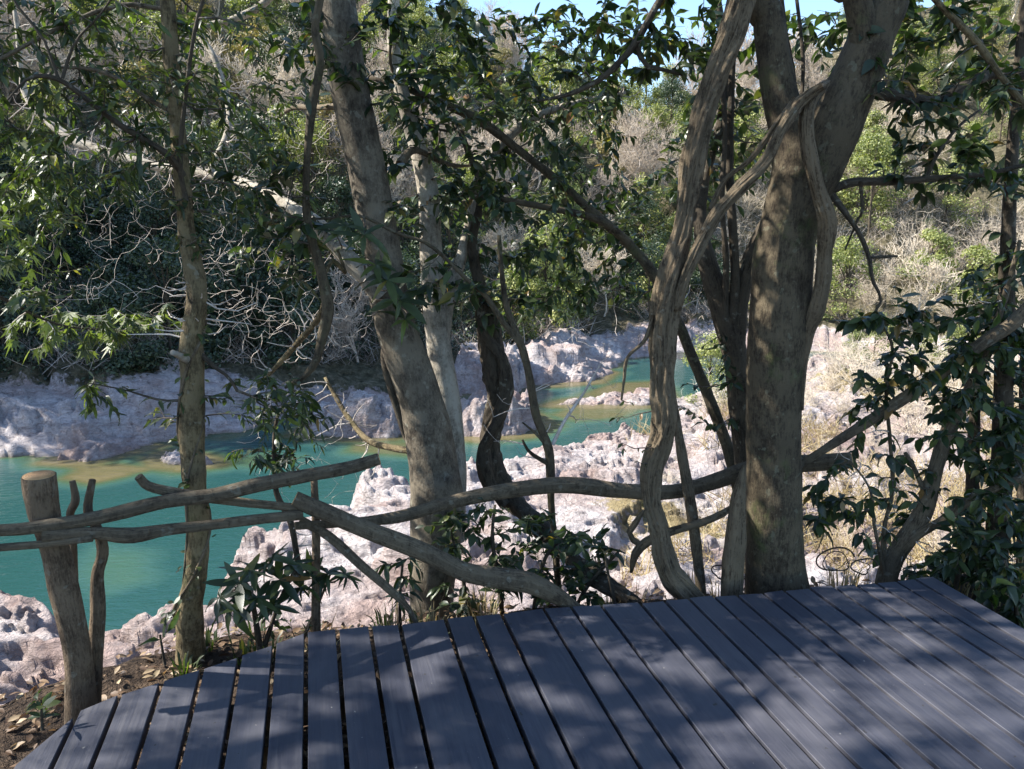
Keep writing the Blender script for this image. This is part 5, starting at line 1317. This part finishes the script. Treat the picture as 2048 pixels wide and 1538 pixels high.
def forest():
    # candidates on the far slope, spaced
    placed = []
    cnt = {k: 0 for k in PR}
    tries = 0
    while tries < 9000:
        tries += 1
        az = math.radians(RNG.uniform(-46, 42))
        r = RNG.uniform(30, 125)
        x, y = r * math.sin(az), r * math.cos(az)
        sf = float(look(x, y, 'sf')[0][0])
        if sf < 4.8: continue
        px = 1024 + F * math.tan(az) / CP
        mind = (2.0 if sf < 20 else 2.6) + 0.014 * r + (0.6 if sf > 45 else 0)
        if any((x - a) ** 2 + (y - b) ** 2 < mind ** 2 for a, b in placed): continue
        u = RNG.random()
        if px < 900 and sf < 17:
            kind = 'dark' if u < 0.8 else ('bare' if u < 0.9 else 'straw')
        elif 900 <= px < 1450 and sf < 16:
            kind = 'dark' if u < 0.5 else 'straw' if u < 0.62 else ('dark' if u < 0.6 else ('olive' if u < 0.85 else 'bare'))
        elif px > 1450 and sf < 36:
            kind = 'straw' if u < 0.5 else ('bare' if u < 0.6 else ('olive' if u < 0.95 else 'dark'))
        else:
            kind = 'bare' if u < 0.36 else ('olive' if u < 0.76 else ('gold' if u < 0.9 else 'dark'))
        if cnt[kind] >= 280: continue
        if abs(px) > 1e9: continue
        placed.append((x, y)); cnt[kind] += 1
        nm, lb, ct, gr = NAMES[kind]
        u_ = 1024 + F * x / (y * CP)
        where = ('at the far left' if u_ < 330 else 'between slim and leaning trunks' if u_ < 760 else 'behind the leaning trunk' if u_ < 960 else 'in the middle gap' if u_ < 1300 else 'behind the stringy liana' if u_ < 1500 else 'behind the thickest trunk' if u_ < 1700 else 'at the far right')
        lev = 'low' if sf < 18 else 'halfway up' if sf < 42 else 'high'
        base = {'bare': 'leafless grey-brown tree', 'straw': 'straw-coloured leafless shrub', 'olive': 'olive evergreen', 'dark': 'dark dense evergreen', 'gold': 'thin golden tree'}[kind]
        put(kind, x, y, {'bare': 1.0, 'straw': 1.15, 'olive': 0.85, 'dark': 0.85, 'gold': 0.85}[kind], over=(nm, base + ' ' + lev + ' on the far slope, ' + where, ct, gr))
    print('forest', cnt, len(placed))
forest()
# tall evergreens added on the left spur to throw shade over the far rocks
for x, y, s in ((-36, 33.5, 1.6), (-33, 37, 1.6), (-31, 41, 1.2), (-42, 34.5, 1.8), (-39, 38, 1.6), (-29, 36, 1.1), (-34, 40, 1.3)):
    put('dark', x, y, s, over=('evergreen_tree', 'tall dark evergreen added on the spur beyond the left edge to shade the far rocks', 'tree', 'added shade evergreens on the left spur'))

def brushwood():
    # countless thin stems and dead grass between the trees of the slope and on the right-hand flat
    def blades(name, label, X, Y, Z, mat, L, w, up=0.6, cat='brushwood'):
        n = len(X)
        b = np.stack([X, Y, Z], -1)
        d = RNG.normal(0, 1, (n, 3)); d[:, 2] = np.abs(d[:, 2]) * 0.6 + up; d /= np.linalg.norm(d, axis=1)[:, None]
        ln = L * RNG.uniform(0.4, 1.3, n)[:, None]
        s = np.cross(d, RNG.normal(0, 1, (n, 3))); s /= np.linalg.norm(s, axis=1)[:, None]; s *= w
        bend = RNG.normal(0, 0.22, (n, 3)); bend[:, 2] -= 0.1
        p1 = b + d * ln * 0.5 + bend * ln * 0.25; p2 = b + d * ln + bend * ln
        f = RNG.normal(0, 1, (n, 3)); f /= np.linalg.norm(f, axis=1)[:, None]
        p3 = p1 + (d + f * 0.8) * ln * 0.3
        V = np.stack([b - s, b + s, p1 - s * 0.8, p1 + s * 0.8, p2, p3], 1).reshape(-1, 3)
        k = np.arange(n)[:, None] * 6
        T = np.concatenate([k + [0, 1, 3], k + [0, 3, 2], k + [2, 3, 4], k + [2, 3, 5]])
        o = link(name, mesh(name, V, None, T, M[mat], tint=np.repeat(RNG.random(n), 6))); tag(o, label, cat, kind='stuff')
    def sample(n, fn, rmin, rmax, a0, a1):
        az = np.radians(RNG.uniform(a0, a1, n)); r = np.sqrt(RNG.uniform(rmin ** 2, rmax ** 2, n))
        x, y = r * np.sin(az), r * np.cos(az)
        z, sn, sf = look(x, y, 'z', 'sn', 'sf')
        q = np.stack([x, y, 0 * x], -1)
        cl = fbm(q * 0.25, 2, 55) + 0.5 * fbm(q * 0.9, 2, 56)
        k = fn(x, y, sn, sf, cl)
        return x[k], y[k], z[k]
    x, y, z = sample(120000, lambda x, y, sn, sf, c: (sf > 4.5) & (c > 0.0 + 0.25 * (sf > 26)), 30, 105, -42, 40)
    blades('brushwood', 'tangle of pale leafless brush covering the far slope', x, y, z, 'drybrush', 1.9, 0.017)
    x, y, z = sample(60000, lambda x, y, sn, sf, c: (sn > 1.2) & (x > 0.16 * y) & (c + 0.3 * sstep(0.35, 0.6, x / y) > 0.22), 12, 48, 8, 42)
    blades('dry_undergrowth', 'dry straw grass and brush on the right-hand rocky flat', x, y, z, 'drygrass', 0.75, 0.009, cat='undergrowth')
    x, y, z = sample(60000, lambda x, y, sn, sf, c: (sf > 4.2) & (x < 0.0) & (c < 0.35), 30, 62, -42, 4)
    n = len(x)
    V0 = np.array([(-0.32, 0.35, 0.04), (0, 0, 0), (0.32, 0.4, 0.04), (0, 1, -0.1)])
    p = np.stack([x, y, z + RNG.random(n) ** 1.5 * 1.5], -1)
    R = frames(RNG.normal(0, 1, (n, 3)), np.array([0, -0.4, 1.0]) + RNG.normal(0, 0.5, (n, 3)))
    V = np.einsum('nij,vj->nvi', R * RNG.uniform(0.12, 0.26, n)[:, None, None], V0) + p[:, None]
    o = link('undergrowth', mesh('undergrowth', V.reshape(-1, 3), np.arange(n * 4).reshape(-1, 4), None, M['fardk'], tint=np.repeat(RNG.uniform(0, 0.85, n), 4)))
    tag(o, 'low dark evergreen undergrowth along the foot of the left slope', 'undergrowth', kind='stuff')
brushwood()
# brush on the near bank to the right
def right_brush():
    n = 0
    pl = []
    for _ in range(900):
        y = RNG.uniform(14, 46); px = RNG.uniform(1330, 2250)
        x = (px - 1024) / F * y * 1.02
        s = float(look(x, y, 'sn')[0][0])
        if s < 1.5: continue
        if y < 24 and RNG.random() < 0.75: continue
        if any((x - a) ** 2 + (y - b) ** 2 < 1.6 ** 2 for a, b in pl): continue
        pl.append((x, y)); n += 1
        if n > 150: break
        k = 'straw' if RNG.random() < 0.86 else 'olive'
        put(k, x, y, (0.3 if y < 22 else 0.55) if k == 'straw' else 0.3,
            over=(('dry_shrub', 'small leafless straw-coloured shrub on the right-hand rocky flat', 'shrub', 'dry shrubs on the right-hand flat') if k == 'straw' else ('green_shrub', 'small rounded green shrub on the right-hand rocky flat', 'shrub', 'green shrubs on the right-hand flat')))
right_brush()
